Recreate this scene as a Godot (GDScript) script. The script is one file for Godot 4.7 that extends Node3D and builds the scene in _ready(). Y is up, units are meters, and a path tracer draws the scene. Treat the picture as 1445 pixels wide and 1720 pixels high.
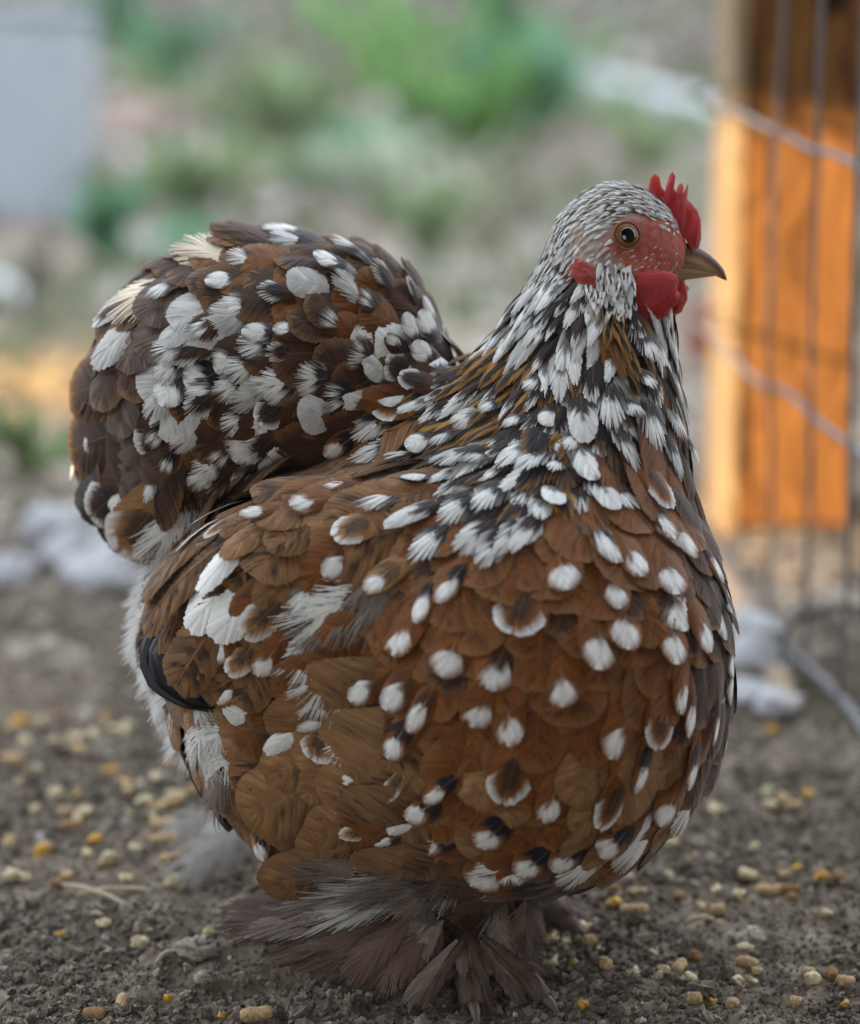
extends Node3D
# A speckled hen on trodden soil in a fenced yard. Metres, y up.

const FX := 5000.0            # focal length in photograph pixels (the photograph is 1445 x 1720)
const CAM := Vector3(0.0, 0.414, 0.976)
const PITCH := -14.0
const S := 0.000212           # metres per photograph pixel at the hen

var rng := RandomNumberGenerator.new()
var fwd: Vector3
var upv: Vector3
var nz_soil := FastNoiseLite.new()
var nz_fine := FastNoiseLite.new()
var nz := FastNoiseLite.new()
var names := {}

func _ready():
	rng.seed = 11
	# ---- camera
	var cam := Camera3D.new(); cam.name = "camera"
	var at_ := CameraAttributesPhysical.new()
	at_.frustum_focal_length = 12.0 / (860.0 / FX)
	at_.frustum_focus_distance = 1.015
	at_.exposure_aperture = 3.2
	at_.frustum_near = 0.05; at_.frustum_far = 400.0
	cam.attributes = at_
	cam.position = CAM; cam.rotation_degrees.x = PITCH
	cam.far = 400.0; cam.current = true
	add_child(cam)
	fwd = Vector3(0, sin(deg_to_rad(PITCH)), -cos(deg_to_rad(PITCH)))
	upv = Vector3(0, cos(deg_to_rad(PITCH)), sin(deg_to_rad(PITCH)))
	# ---- sky, exposure
	var we := WorldEnvironment.new(); we.name = "world_environment"
	var env := Environment.new()
	env.background_mode = Environment.BG_SKY
	var sm := ProceduralSkyMaterial.new()
	sm.sky_top_color = Color(0.74, 0.785, 0.84)
	sm.sky_horizon_color = Color(0.88, 0.87, 0.85)
	sm.ground_bottom_color = Color(0.30, 0.28, 0.25); sm.ground_horizon_color = Color(0.5, 0.5, 0.48)
	sm.sky_curve = 0.2
	sm.sun_angle_max = 5.0
	var sky := Sky.new(); sky.sky_material = sm
	env.sky = sky
	env.background_energy_multiplier = 1.0
	env.tonemap_mode = Environment.TONE_MAPPER_LINEAR
	env.tonemap_exposure = 4.7
	env.sdfgi_enabled = true; env.ssao_enabled = true; env.ssil_enabled = true
	we.environment = env
	add_child(we)
	# ---- low warm sun from the left behind the camera; an added board fence keeps it off all but the post
	var sun := DirectionalLight3D.new(); sun.name = "sun"
	sun.light_energy = 1.0
	sun.light_color = Color(1.0, 0.86, 0.66)
	sun.light_angular_distance = 0.5
	sun.shadow_enabled = true
	var el := deg_to_rad(SUN_EL)
	var tw := Vector3(SUN_X * cos(el), sin(el), SUN_Z * cos(el))
	sun.look_at_from_position(tw * 10.0, Vector3.ZERO)
	add_child(sun)

	for n in [nz_soil, nz_fine, nz]:
		n.noise_type = FastNoiseLite.TYPE_SIMPLEX_SMOOTH
	nz_soil.seed = 3; nz_soil.frequency = 1.0; nz_soil.fractal_octaves = 3
	nz_fine.seed = 8; nz_fine.frequency = 1.0; nz_fine.fractal_octaves = 2
	nz.seed = 21; nz.frequency = 1.0; nz.fractal_octaves = 3

	build_ground()
	build_added_board_fence()
	build_added_coop()
	build_post_and_wire()
	build_background()
	build_feed()
	build_hen()

const SUN_EL := 10.5
const SUN_X := -0.62
const SUN_Z := 0.785

# ------------------------------------------------------------------ places
func at(x: float, y: float, depth: float) -> Vector3:      # a point of the scene from where it shows in the photograph and its distance
	return CAM + fwd * depth + Vector3(1, 0, 0) * ((x - 722.5) / FX * depth) - upv * ((y - 860.0) / FX * depth)

func hp(x: float, y: float, w: float) -> Vector3:           # a point of the hen: w photograph pixels nearer than the hen's middle
	return at(x, y, 1.06 - w * S)

func seen(p: Vector3) -> Vector2:
	var d := p - CAM
	var z := d.dot(fwd)
	return Vector2(722.5 + d.x / z * FX, 860.0 - d.dot(upv) / z * FX)

func soil_height(x: float, z: float) -> float:
	var near: float = clamp(1.0 - (Vector2(x, z + 0.2).length() - 0.6) / 1.2, 0.0, 1.0)
	var h := nz_soil.get_noise_2d(x * 2.2, z * 2.2) * 0.012
	h += nz_soil.get_noise_2d(x * 14.0 + 50.0, z * 14.0) * 0.0045
	if near > 0.0:
		var a := nz_fine.get_noise_2d(x * 60.0, z * 60.0)
		h += near * (a * 0.0026 + absf(nz_fine.get_noise_2d(x * 150.0 + 9.0, z * 150.0)) * 0.0034)
	return h

func on_ground(x: float, y: float) -> Vector3:              # where the soil shows at that place of the photograph
	var d := (at(x, y, 1.0) - CAM).normalized()
	var t := -CAM.y / d.y
	for i in 4:
		var p := CAM + d * t
		t = (soil_height(p.x, p.z) - CAM.y) / d.y
	return CAM + d * t

# ------------------------------------------------------------------ nodes
func numbered(called: String) -> String:
	if not names.has(called):
		names[called] = 0
		return called
	names[called] += 1
	return "%s_%03d" % [called, names[called]]

func thing(called: String, label: String, category: String, where: Vector3, group := "") -> Node3D:
	var o := Node3D.new(); o.name = numbered(called); add_child(o, true)
	o.position = where
	tag(o, label, category, group)
	return o

func tag(o: Node, label: String, category: String, group := ""):
	o.set_meta("label", label); o.set_meta("category", category)
	if group != "": o.set_meta("group", group)

func part(called: String, mesh: Mesh, mat: Material, parent: Node, xf := Transform3D()) -> MeshInstance3D:
	var o := MeshInstance3D.new(); o.name = called if parent != self else numbered(called)
	o.mesh = mesh
	if mat: o.material_override = mat
	o.transform = xf
	parent.add_child(o, true)
	return o

func mat(c: Color, rough := 0.85, vertex := false) -> StandardMaterial3D:    # c: linear base colour
	var m := StandardMaterial3D.new()
	m.albedo_color = c.linear_to_srgb()
	m.roughness = rough
	m.vertex_color_use_as_albedo = vertex
	m.metallic_specular = 0.35
	return m

func arr(v: PackedVector3Array, n: PackedVector3Array, c: PackedColorArray, ix: PackedInt32Array) -> ArrayMesh:
	var a := []
	a.resize(Mesh.ARRAY_MAX)
	a[Mesh.ARRAY_VERTEX] = v
	a[Mesh.ARRAY_NORMAL] = n
	if c.size(): a[Mesh.ARRAY_COLOR] = c
	a[Mesh.ARRAY_INDEX] = ix
	var m := ArrayMesh.new()
	m.add_surface_from_arrays(Mesh.PRIMITIVE_TRIANGLES, a)
	return m

func smooth_mesh(v: PackedVector3Array, c: PackedColorArray, ix: PackedInt32Array) -> ArrayMesh:
	var n := PackedVector3Array(); n.resize(v.size())
	for k in range(0, ix.size(), 3):
		var a := ix[k]; var b := ix[k + 1]; var d := ix[k + 2]
		var f := (v[d] - v[a]).cross(v[b] - v[a])
		n[a] += f; n[b] += f; n[d] += f
	for k in n.size(): n[k] = n[k].normalized()
	return arr(v, n, c, ix)

# a tube through points with a radius at each, closed at the ends
func tube(pts: Array, rad: Array, sides := 8, flat := 1.0) -> ArrayMesh:
	var v := PackedVector3Array(); var ix := PackedInt32Array()
	var n := pts.size()
	var ref := Vector3(0.13, 0.97, 0.2).normalized()
	for i in n:
		var t: Vector3 = (pts[mini(i + 1, n - 1)] - pts[maxi(i - 1, 0)]).normalized()
		var a := t.cross(ref)
		if a.length() < 0.1: a = t.cross(Vector3(1, 0, 0))
		a = a.normalized()
		var b := a.cross(t)
		for k in sides:
			var an := TAU * k / sides
			v.append(pts[i] + (a * cos(an) + b * sin(an) * flat) * rad[i])
	for i in n - 1:
		for k in sides:
			var p := i * sides + k; var q := i * sides + (k + 1) % sides
			ix.append_array([p, q, p + sides, q, q + sides, p + sides])
	v.append(pts[0]); v.append(pts[n - 1])
	for k in sides:
		ix.append_array([n * sides, (k + 1) % sides, k])
		ix.append_array([n * sides + 1, (n - 1) * sides + k, (n - 1) * sides + (k + 1) % sides])
	return smooth_mesh(v, PackedColorArray(), ix)

# a box with bevelled edges, from -0.5*size to 0.5*size
func bevel_box(size: Vector3, b: float) -> ArrayMesh:
	var st := SurfaceTool.new(); st.begin(Mesh.PRIMITIVE_TRIANGLES)
	st.set_smooth_group(-1)
	var h := size * 0.5
	var hull := []
	for sx in [-1.0, 1.0]:
		for sy in [-1.0, 1.0]:
			for sz in [-1.0, 1.0]:
				hull.append(Vector3(sx * (h.x - b), sy * (h.y - b), sz * h.z))
				hull.append(Vector3(sx * (h.x - b), sy * h.y, sz * (h.z - b)))
				hull.append(Vector3(sx * h.x, sy * (h.y - b), sz * (h.z - b)))
	var faces := []
	for ax in 3:
		for s in [-1.0, 1.0]:
			var q := []
			for k in [[-1.0, -1.0], [1.0, -1.0], [1.0, 1.0], [-1.0, 1.0]]:
				var p := Vector3.ZERO
				p[ax] = s * h[ax]
				p[(ax + 1) % 3] = k[0] * (h[(ax + 1) % 3] - b)
				p[(ax + 2) % 3] = k[1] * (h[(ax + 2) % 3] - b)
				q.append(p)
			faces.append(q)
	for ax in 3:
		var u := (ax + 1) % 3; var w := (ax + 2) % 3
		for su in [-1.0, 1.0]:
			for sw in [-1.0, 1.0]:
				var q := []
				for k in [[-1.0, 0], [1.0, 0], [1.0, 1], [-1.0, 1]]:
					var p := Vector3.ZERO
					p[ax] = k[0] * (h[ax] - b)
					p[u] = su * (h[u] - (b if k[1] == 1 else 0.0))
					p[w] = sw * (h[w] - (0.0 if k[1] == 1 else b))
					q.append(p)
				faces.append(q)
	for sx in [-1.0, 1.0]:
		for sy in [-1.0, 1.0]:
			for sz in [-1.0, 1.0]:
				faces.append([Vector3(sx * (h.x - b), sy * (h.y - b), sz * h.z), Vector3(sx * (h.x - b), sy * h.y, sz * (h.z - b)), Vector3(sx * h.x, sy * (h.y - b), sz * (h.z - b))])
	for q in faces:
		var c := Vector3.ZERO
		for p in q: c += p
		var nn: Vector3 = (q[1] - q[0]).cross(q[2] - q[0])
		if nn.dot(c) > 0: q.reverse()
		for k in range(1, q.size() - 1):
			for p in [q[0], q[k], q[k + 1]]: st.add_vertex(p)
	st.generate_normals()
	return st.commit()

# an uneven lump: a sphere pushed about by noise
func lump(r: Vector3, rough: float, seed_: float, rings := 7, segs := 10, freq := 1.3) -> ArrayMesh:
	var v := PackedVector3Array(); var ix := PackedInt32Array()
	for i in rings + 1:
		for k in segs:
			var th := PI * i / rings; var ph := TAU * k / segs
			var d := Vector3(sin(th) * cos(ph), cos(th), sin(th) * sin(ph))
			var f := 1.0 + rough * nz.get_noise_3d(d.x * freq + seed_, d.y * freq, d.z * freq + seed_ * 0.7)
			v.append(d * r * f)
	for i in rings:
		for k in segs:
			var a := i * segs + k; var b := i * segs + (k + 1) % segs
			ix.append_array([a, b, a + segs, b, b + segs, a + segs])
	return smooth_mesh(v, PackedColorArray(), ix)

func noise_tex(freq: float, lo: Color, hi: Color, seed_: int, mid := -1.0, midc := Color.WHITE, oct := 4) -> NoiseTexture2D:
	var t := NoiseTexture2D.new()
	t.width = 512; t.height = 512; t.seamless = true
	var n := FastNoiseLite.new(); n.seed = seed_; n.frequency = freq; n.fractal_octaves = oct
	n.noise_type = FastNoiseLite.TYPE_SIMPLEX_SMOOTH
	t.noise = n
	var g := Gradient.new()
	g.set_color(0, lo); g.set_color(1, hi)
	if mid >= 0.0: g.add_point(mid, midc)
	t.color_ramp = g
	return t

func grey_tex(freq: float, seed_: int) -> NoiseTexture2D:
	return noise_tex(freq, Color.BLACK, Color.WHITE, seed_, -1.0, Color.WHITE, 5)

# ------------------------------------------------------------------ ground
func lines(lo: float, a: float, b: float, hi: float, step: float) -> PackedFloat32Array:
	var out := PackedFloat32Array()
	var x := a
	while x <= b:
		out.append(x); x += step
	var s := step
	while x < hi:
		s *= 1.13; x += s
		out.append(minf(x, hi))
	var back := PackedFloat32Array()
	x = a; s = step
	while x > lo:
		s *= 1.13; x -= s
		back.append(maxf(x, lo))
	back.reverse()
	back.append_array(out)
	return back

func build_ground():
	var xs := lines(-120.0, -0.26, 0.30, 120.0, 0.0034)
	var zs := lines(-160.0, -0.42, 0.14, 40.0, 0.0034)
	var v := PackedVector3Array(); var ix := PackedInt32Array()
	var nx := xs.size(); var n_z := zs.size()
	for j in n_z:
		for i in nx:
			v.append(Vector3(xs[i], soil_height(xs[i], zs[j]), zs[j]))
	for j in n_z - 1:
		for i in nx - 1:
			var a := j * nx + i
			ix.append_array([a, a + 1, a + nx, a + 1, a + nx + 1, a + nx])
	# dark tone round the hen, paler behind it, darkest farther off, in ragged patches
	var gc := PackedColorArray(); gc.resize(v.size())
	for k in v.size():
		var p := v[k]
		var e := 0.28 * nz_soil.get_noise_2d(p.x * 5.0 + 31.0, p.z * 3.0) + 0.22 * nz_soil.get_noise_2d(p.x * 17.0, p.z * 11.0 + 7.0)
		var pale_band := smoothstep(-0.06, 0.06, -0.46 - p.z + e) * smoothstep(-0.2, 0.2, p.z + 3.0 + e * 3.0)
		var far_dark := 1.0 - smoothstep(-0.2, 0.2, p.z + 3.0 + e * 3.0)
		gc[k] = Color(0.46, 0.435, 0.405).lerp(Color(0.86, 0.84, 0.83), pale_band).lerp(Color(0.27, 0.27, 0.275), far_dark)
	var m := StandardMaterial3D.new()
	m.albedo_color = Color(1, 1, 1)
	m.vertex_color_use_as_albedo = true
	m.albedo_texture = noise_tex(0.012, Color(0.40, 0.365, 0.32), Color(0.84, 0.795, 0.73), 5, 0.5, Color(0.62, 0.575, 0.515), 6)
	m.uv1_triplanar = true; m.uv1_world_triplanar = true
	m.uv1_scale = Vector3(7, 7, 7)
	m.roughness = 0.95; m.metallic_specular = 0.2
	m.heightmap_enabled = true
	m.heightmap_texture = grey_tex(0.05, 9)
	m.heightmap_scale = 0.25
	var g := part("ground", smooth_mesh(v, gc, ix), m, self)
	g.set_meta("kind", "structure")
	tag(g, "grey brown trodden soil of the yard", "ground")
	# loose crumbs of soil and grit, far too many to count
	var kinds := [["soil_crumbs", 230000, Color(0.085, 0.068, 0.052), Color(0.26, 0.215, 0.168), 0.45], ["grit", 9000, Color(0.17, 0.15, 0.125), Color(0.42, 0.40, 0.36), 0.3]]
	for kd in kinds:
		var mm := MultiMesh.new()
		mm.transform_format = MultiMesh.TRANSFORM_3D; mm.use_colors = true
		mm.mesh = crumb(3.0 + kd[1], kd[4] * 2.4)
		mm.instance_count = kd[1]
		for k in mm.instance_count:
			var d := pow(rng.randf(), 1.5)
			var z: float = lerp(0.16, -1.3, d)
			var half := (CAM.z - z) * 0.165 + 0.03
			if rng.randf() < 0.48:
				half = 0.25 + half * 2.6; z = z + 0.25 if rng.randf() < 0.3 else z
			var x := rng.randf_range(-half, half)
			var r := 0.00045 + 0.0015 * pow(rng.randf(), 3.2)
			if rng.randf() < 0.03: r *= 2.1
			if nz_soil.get_noise_2d(x * 9.0, z * 9.0) < -0.12: r *= 0.55
			var b := Basis.from_euler(Vector3(rng.randf() * TAU, rng.randf() * TAU, rng.randf() * TAU)).scaled(Vector3.ONE * r)
			mm.set_instance_transform(k, Transform3D(b, Vector3(x, soil_height(x, z) + r * 0.3, z)))
			mm.set_instance_color(k, (kd[2] as Color).lerp(kd[3], pow(rng.randf(), 1.6)))
		var o := MultiMeshInstance3D.new(); o.name = kd[0]
		o.multimesh = mm
		o.material_override = mat(Color(1, 1, 1), 0.95, true)
		add_child(o)
		o.set_meta("kind", "stuff")
		tag(o, "loose dark crumbs of dry soil strewn over the yard" if kd[0] == "soil_crumbs" else "small pale grit and stone chips strewn over the yard", "soil" if kd[0] == "soil_crumbs" else "grit")

func crumb(sd: float, rough: float) -> ArrayMesh:           # a broken, sharp-cornered crumb
	var base := lump(Vector3(1, 0.8, 0.9), rough, sd, 6, 8, 1.9)
	var st := SurfaceTool.new(); st.begin(Mesh.PRIMITIVE_TRIANGLES); st.set_smooth_group(-1)
	var a := base.surface_get_arrays(0)
	for k in a[Mesh.ARRAY_INDEX]: st.add_vertex(a[Mesh.ARRAY_VERTEX][k])
	st.generate_normals()
	return st.commit()

# ------------------------------------------------------------------ added unseen board fence at the left: keeps the low sun off the yard
func build_added_board_fence():
	var to_sun := Vector3(SUN_X, 0, SUN_Z).normalized()
	var along := Vector3(SUN_Z, 0, -SUN_X).normalized()     # u
	var w := 3.0
	var f := thing("added_board_fence", "added unseen board fence at the left, its gaps shaped to pass sun", "fence", to_sun * w)
	f.rotation.y = atan2(-along.z, along.x)
	var mb := wood_mat(Color(0.30, 0.27, 0.235), Color(0.46, 0.42, 0.38), 4.0, 12)
	var height := 1.55
	# gaps: [u, low, high]
	var gaps := []
	for s in SUNNY:
		var p: Vector3 = s[0]
		var u := p.dot(along)
		var dist := w - p.dot(to_sun)
		gaps.append([u - s[1], u + s[1], p.y + dist * tan(deg_to_rad(SUN_EL)), p.y + s[2] + dist * tan(deg_to_rad(SUN_EL))])
	gaps.sort_custom(func(a, b): return a[0] < b[0])
	var u0 := -6.0
	var edges := [u0]
	for g in gaps:
		var n := maxi(1, int(round((g[0] - edges[-1]) / 0.15)))
		var a: float = edges[-1]
		for k in n: edges.append(a + (g[0] - a) * (k + 1) / n)
		edges.append(g[1])
	var a2: float = edges[-1]
	for k in 14: edges.append(a2 + 0.15 * (k + 1))
	for k in edges.size() - 1:
		var spans := [[0.0, height]]
		for g in gaps:
			if absf(edges[k] - g[0]) < 0.001: spans = [[0.0, g[2]], [g[3], height]]
		for sp in spans:
			var wd: float = edges[k + 1] - edges[k]
			var hg: float = sp[1] - sp[0]
			part("board", bevel_box(Vector3(wd + 0.0, hg, 0.02), 0.002), mb, f, Transform3D(Basis(), Vector3((edges[k] + edges[k + 1]) * 0.5, (sp[0] + sp[1]) * 0.5 - 0.03, 0.006 * (k % 2))))
	for k in 2:
		part("rail", bevel_box(Vector3(absf(u0) + 2.6, 0.07, 0.04), 0.003), mb, f, Transform3D(Basis(), Vector3((u0 + 2.4) * 0.5 + 0.1, [0.25, 1.35][k], 0.04)))

# ------------------------------------------------------------------ an added unseen coop right of the camera, put there to shade the hen's front
func build_added_coop():
	var c := thing("added_coop", "added unseen dark timber coop with a flat roof, shading the hen from the right", "coop", Vector3(1.62, 0, 1.15))
	var m := wood_mat(Color(0.10, 0.075, 0.055), Color(0.19, 0.15, 0.115), 4.0, 23)
	part("roof", bevel_box(Vector3(1.7, 0.05, 2.2), 0.004), m, c, Transform3D(Basis(), Vector3(0.0, 2.03, 0.0)))
	part("added_awning", bevel_box(Vector3(1.7, 0.03, 2.0), 0.004), m, c, Transform3D(Basis(Vector3(0, 0, 1), 0.12), Vector3(-1.62, 1.22, 0.05)))  # added overhang, blocks the sky over the hen's front
	for k in 10:
		for sd in [-0.78, 0.78]:
			part("board", bevel_box(Vector3(0.02, 2.0, 0.196), 0.003), m, c, Transform3D(Basis(), Vector3(sd + 0.004 * (k % 2), 1.0, -0.9 + 0.2 * k)))
	for k in 8:
		for sd in [-1.02, 1.02]:
			part("board", bevel_box(Vector3(0.19, 2.0, 0.02), 0.003), m, c, Transform3D(Basis(), Vector3(-0.672 + 0.192 * k, 1.0, sd + 0.004 * (k % 2))))

# places the low sun reaches: [point, half width across the ray, height]
var SUNNY := [[Vector3(0.20, 0.006, -0.63), 0.085, 0.255], [Vector3(-0.27, 0.0, -1.03), 0.085, 0.055]]

func wood_image(c0: Color, c1: Color, streak: float, seed_: int, knots: Array) -> ImageTexture:
	var w := 128; var h := 512
	var im := Image.create(w, h, false, Image.FORMAT_RGB8)
	var n := FastNoiseLite.new(); n.seed = seed_; n.frequency = 0.02; n.fractal_octaves = 4
	for y in h:
		for x in w:
			var bend := n.get_noise_2d(x * 0.3, y * 0.35) * 26.0
			var dark := 0.0
			for k in knots:
				var d := Vector2((x - k[0]) * 1.0, (y - k[1]) * 0.75)
				bend += 420.0 / (d.length() + 14.0) * signf(d.x) * 0.5
				dark = maxf(dark, 1.0 - d.length() / k[2])
			var g := 0.5 + 0.5 * sin((x + bend) * streak * 0.12) * 0.7 + 0.6 * n.get_noise_2d((x + bend) * 6.0, y * 0.25)
			g = clampf(g, 0.0, 1.0)
			var c := c0.lerp(c1, g)
			if dark > 0.0: c = c.lerp(c0 * 0.35, clampf(dark * 1.6, 0.0, 1.0))
			c = c * (1.0 + 0.12 * n.get_noise_2d(x * 20.0, y * 4.0))
			im.set_pixel(x, y, c.linear_to_srgb())
	return ImageTexture.create_from_image(im)

func wood_mat(c0: Color, c1: Color, streak: float, seed_: int, knots := []) -> StandardMaterial3D:
	var m := StandardMaterial3D.new()
	m.albedo_texture = wood_image(c0, c1, streak, seed_, knots)
	m.roughness = 0.75
	m.uv1_triplanar = true
	m.uv1_scale = Vector3(9, 2.0, 9)
	m.metallic_specular = 0.3
	return m

# ------------------------------------------------------------------ the timber post and the welded wire fence
func fence_at(z: float, y: float) -> Vector3:
	return Vector3(0.157 + 0.143 * (z + 0.495), y, z)

func build_post_and_wire():
	var post := thing("fence_post", "square orange pine fence post standing behind the wire, sunlit", "post", Vector3(0.2012, 0, -0.660))
	var wm := wood_mat(Color(0.060, 0.024, 0.008), Color(0.225, 0.100, 0.028), 3.4, 5, [[74, 330, 24]])
	var sz := Vector3(0.0640, 0.75, 0.088)
	part("timber", bevel_box(sz, 0.003), wm, post, Transform3D(Basis(), Vector3(0, 0.375 + 0.008, 0)))
	part("knot", lump(Vector3(0.0085, 0.011, 0.002), 0.4, 6.0, 10, 14), mat(Color(0.018, 0.010, 0.006), 0.8), post, Transform3D(Basis(), Vector3(0.011, 0.3, 0.0445)))
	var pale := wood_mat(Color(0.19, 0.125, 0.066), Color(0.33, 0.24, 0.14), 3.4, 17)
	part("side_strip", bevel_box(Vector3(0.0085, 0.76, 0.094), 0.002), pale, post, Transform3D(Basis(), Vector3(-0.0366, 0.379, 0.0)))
	var fo := thing("wire_fence", "galvanised welded wire fence running from the post towards the right edge", "fence", fence_at(-0.495, 0))
	var o := fo.position
	var gm := mat(Color(0.13, 0.132, 0.138), 0.5); gm.metallic = 0.4
	var zs := [-0.435, -0.368, -0.302, -0.236, -0.17, -0.104, -0.038]
	for k in zs.size():
		var pts := []; var rd := []
		for i in 14:
			var y: float = lerp(0.004, 0.62, i / 13.0)
			var wob := Vector3(nz.get_noise_2d(k * 7.0, y * 5.0), 0, nz.get_noise_2d(k * 7.0 + 40.0, y * 5.0)) * 0.005
			pts.append(fence_at(zs[k], y) + wob - o); rd.append(0.00125)
		part("upright_wire", tube(pts, rd, 7), gm, fo)
	for k in 6:
		var pts := []; var rd := []
		for i in 22:
			var z: float = lerp(-0.602, 0.05, i / 21.0)
			var y := 0.003 + 0.1215 * k
			var p := fence_at(z, y + nz.get_noise_2d(z * 9.0, k * 5.0) * 0.005)
			p.x += nz.get_noise_2d(z * 9.0 + 70.0, k * 5.0) * 0.003
			if k == 0: p.y = maxf(p.y, soil_height(p.x, p.z) + 0.003)
			pts.append(p - o); rd.append(0.0016 if k else 0.0022)
		part("line_wire", tube(pts, rd, 7), gm, fo)
	for k in 6:
		var p := fence_at(-0.602, 0.0045 + 0.1215 * k) - o
		part("staple", tube([p + Vector3(-0.003, -0.003, 0), p + Vector3(-0.0035, 0, 0.001), p + Vector3(0.012, 0.003, -0.012), p + Vector3(0.022, 0, -0.02)], [0.001, 0.0012, 0.0012, 0.001], 6), gm, fo)
	# bent loop of wire at the fence foot
	var loop := []
	for q in [[1316, 1112], [1312, 1085], [1322, 1058], [1345, 1036], [1380, 1024], [1420, 1021], [1470, 1022]]:
		loop.append(at(q[0], q[1], 1.36))
	var lw := part("bent_wire", tube(loop, [0.0014, 0.0016, 0.0016, 0.0016, 0.0016, 0.0016, 0.0014], 7), mat(Color(0.07, 0.068, 0.065), 0.6), self)
	tag(lw, "dark bent wire loop arching beside the foot of the wire fence", "wire")
	# weathered strip of wood and pale stones at the fence foot
	var st := []
	for q in [[1208, 935], [1250, 1010], [1300, 1110], [1345, 1205]]:
		st.append(on_ground(q[0], q[1]) + Vector3(-0.004, 0.004, 0))
	var sw := part("wood_strip", tube(st, [0.006, 0.007, 0.007, 0.005], 8, 0.5), wood_mat(Color(0.20, 0.14, 0.09), Color(0.30, 0.23, 0.16), 3.0, 31), self)
	tag(sw, "tan weathered strip of wood lying on the soil along the wire fence", "wood")

# ------------------------------------------------------------------ what stands behind, out of focus
func leaf_mesh(l: float, w: float, droop: float) -> ArrayMesh:
	var v := PackedVector3Array(); var ix := PackedInt32Array()
	var prof := [0.06, 0.62, 1.0, 0.86, 0.5, 0.04]
	for i in 6:
		var t := i / 5.0
		for s in [-1.0, 0.0, 1.0]:
			v.append(Vector3(s * w * 0.5 * prof[i], t * l * (1.0 - droop * t * 0.4), -droop * l * t * t * 0.7 - absf(s) * w * -0.08))
	for i in 5:
		for s in 2:
			var a := i * 3 + s
			ix.append_array([a, a + 1, a + 3, a + 1, a + 4, a + 3])
	return smooth_mesh(v, PackedColorArray(), ix)

func weed(label: String, base: Vector3, height: float, spread: float, leaf: float, count: int, c: Color, group: String):
	count = int(count * 1.5); spread *= 1.75; height *= 1.1; leaf *= 1.1
	var t := thing("leafy_weed", label, "plant", base, group)
	var st := SurfaceTool.new(); st.begin(Mesh.PRIMITIVE_TRIANGLES)
	var fl := SurfaceTool.new(); fl.begin(Mesh.PRIMITIVE_TRIANGLES)
	var leaves := [leaf_mesh(1, 0.5, 0.5), leaf_mesh(1, 0.62, 0.9), leaf_mesh(1, 0.4, 0.25)]
	var stems := maxi(3, count / 9)
	for k in stems:
		var an := rng.randf() * TAU
		var r := spread * rng.randf()
		var tip := Vector3(cos(an) * r, height * rng.randf_range(0.55, 1.0), sin(an) * r)
		var mid := Vector3(tip.x * 0.35, tip.y * 0.6, tip.z * 0.35)
		var pts := [Vector3(tip.x * 0.1, -0.01, tip.z * 0.1), mid, tip]
		st.append_from(tube(pts, [0.003, 0.0025, 0.0012], 5), 0, Transform3D())
		for q in count / stems:
			var f := rng.randf_range(0.15, 1.0)
			var p: Vector3 = pts[0].lerp(mid, f * 2.0) if f < 0.5 else mid.lerp(tip, f * 2.0 - 1.0)
			var s := leaf * rng.randf_range(0.55, 1.15)
			var b := Basis(Vector3.UP, rng.randf() * TAU) * Basis(Vector3.RIGHT, rng.randf_range(0.3, 1.5))
			fl.append_from(leaves[rng.randi() % 3], 0, Transform3D(b.scaled(Vector3.ONE * s), p))
	var lm := mat(c, 0.55); lm.backlight_enabled = true; lm.backlight = (c * 0.8).linear_to_srgb()
	lm.cull_mode = BaseMaterial3D.CULL_DISABLED
	part("stems", st.commit(), mat(c * 0.7, 0.7), t)
	var o := part("foliage", fl.commit(), lm, t)
	o.set_meta("kind", "stuff")

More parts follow.
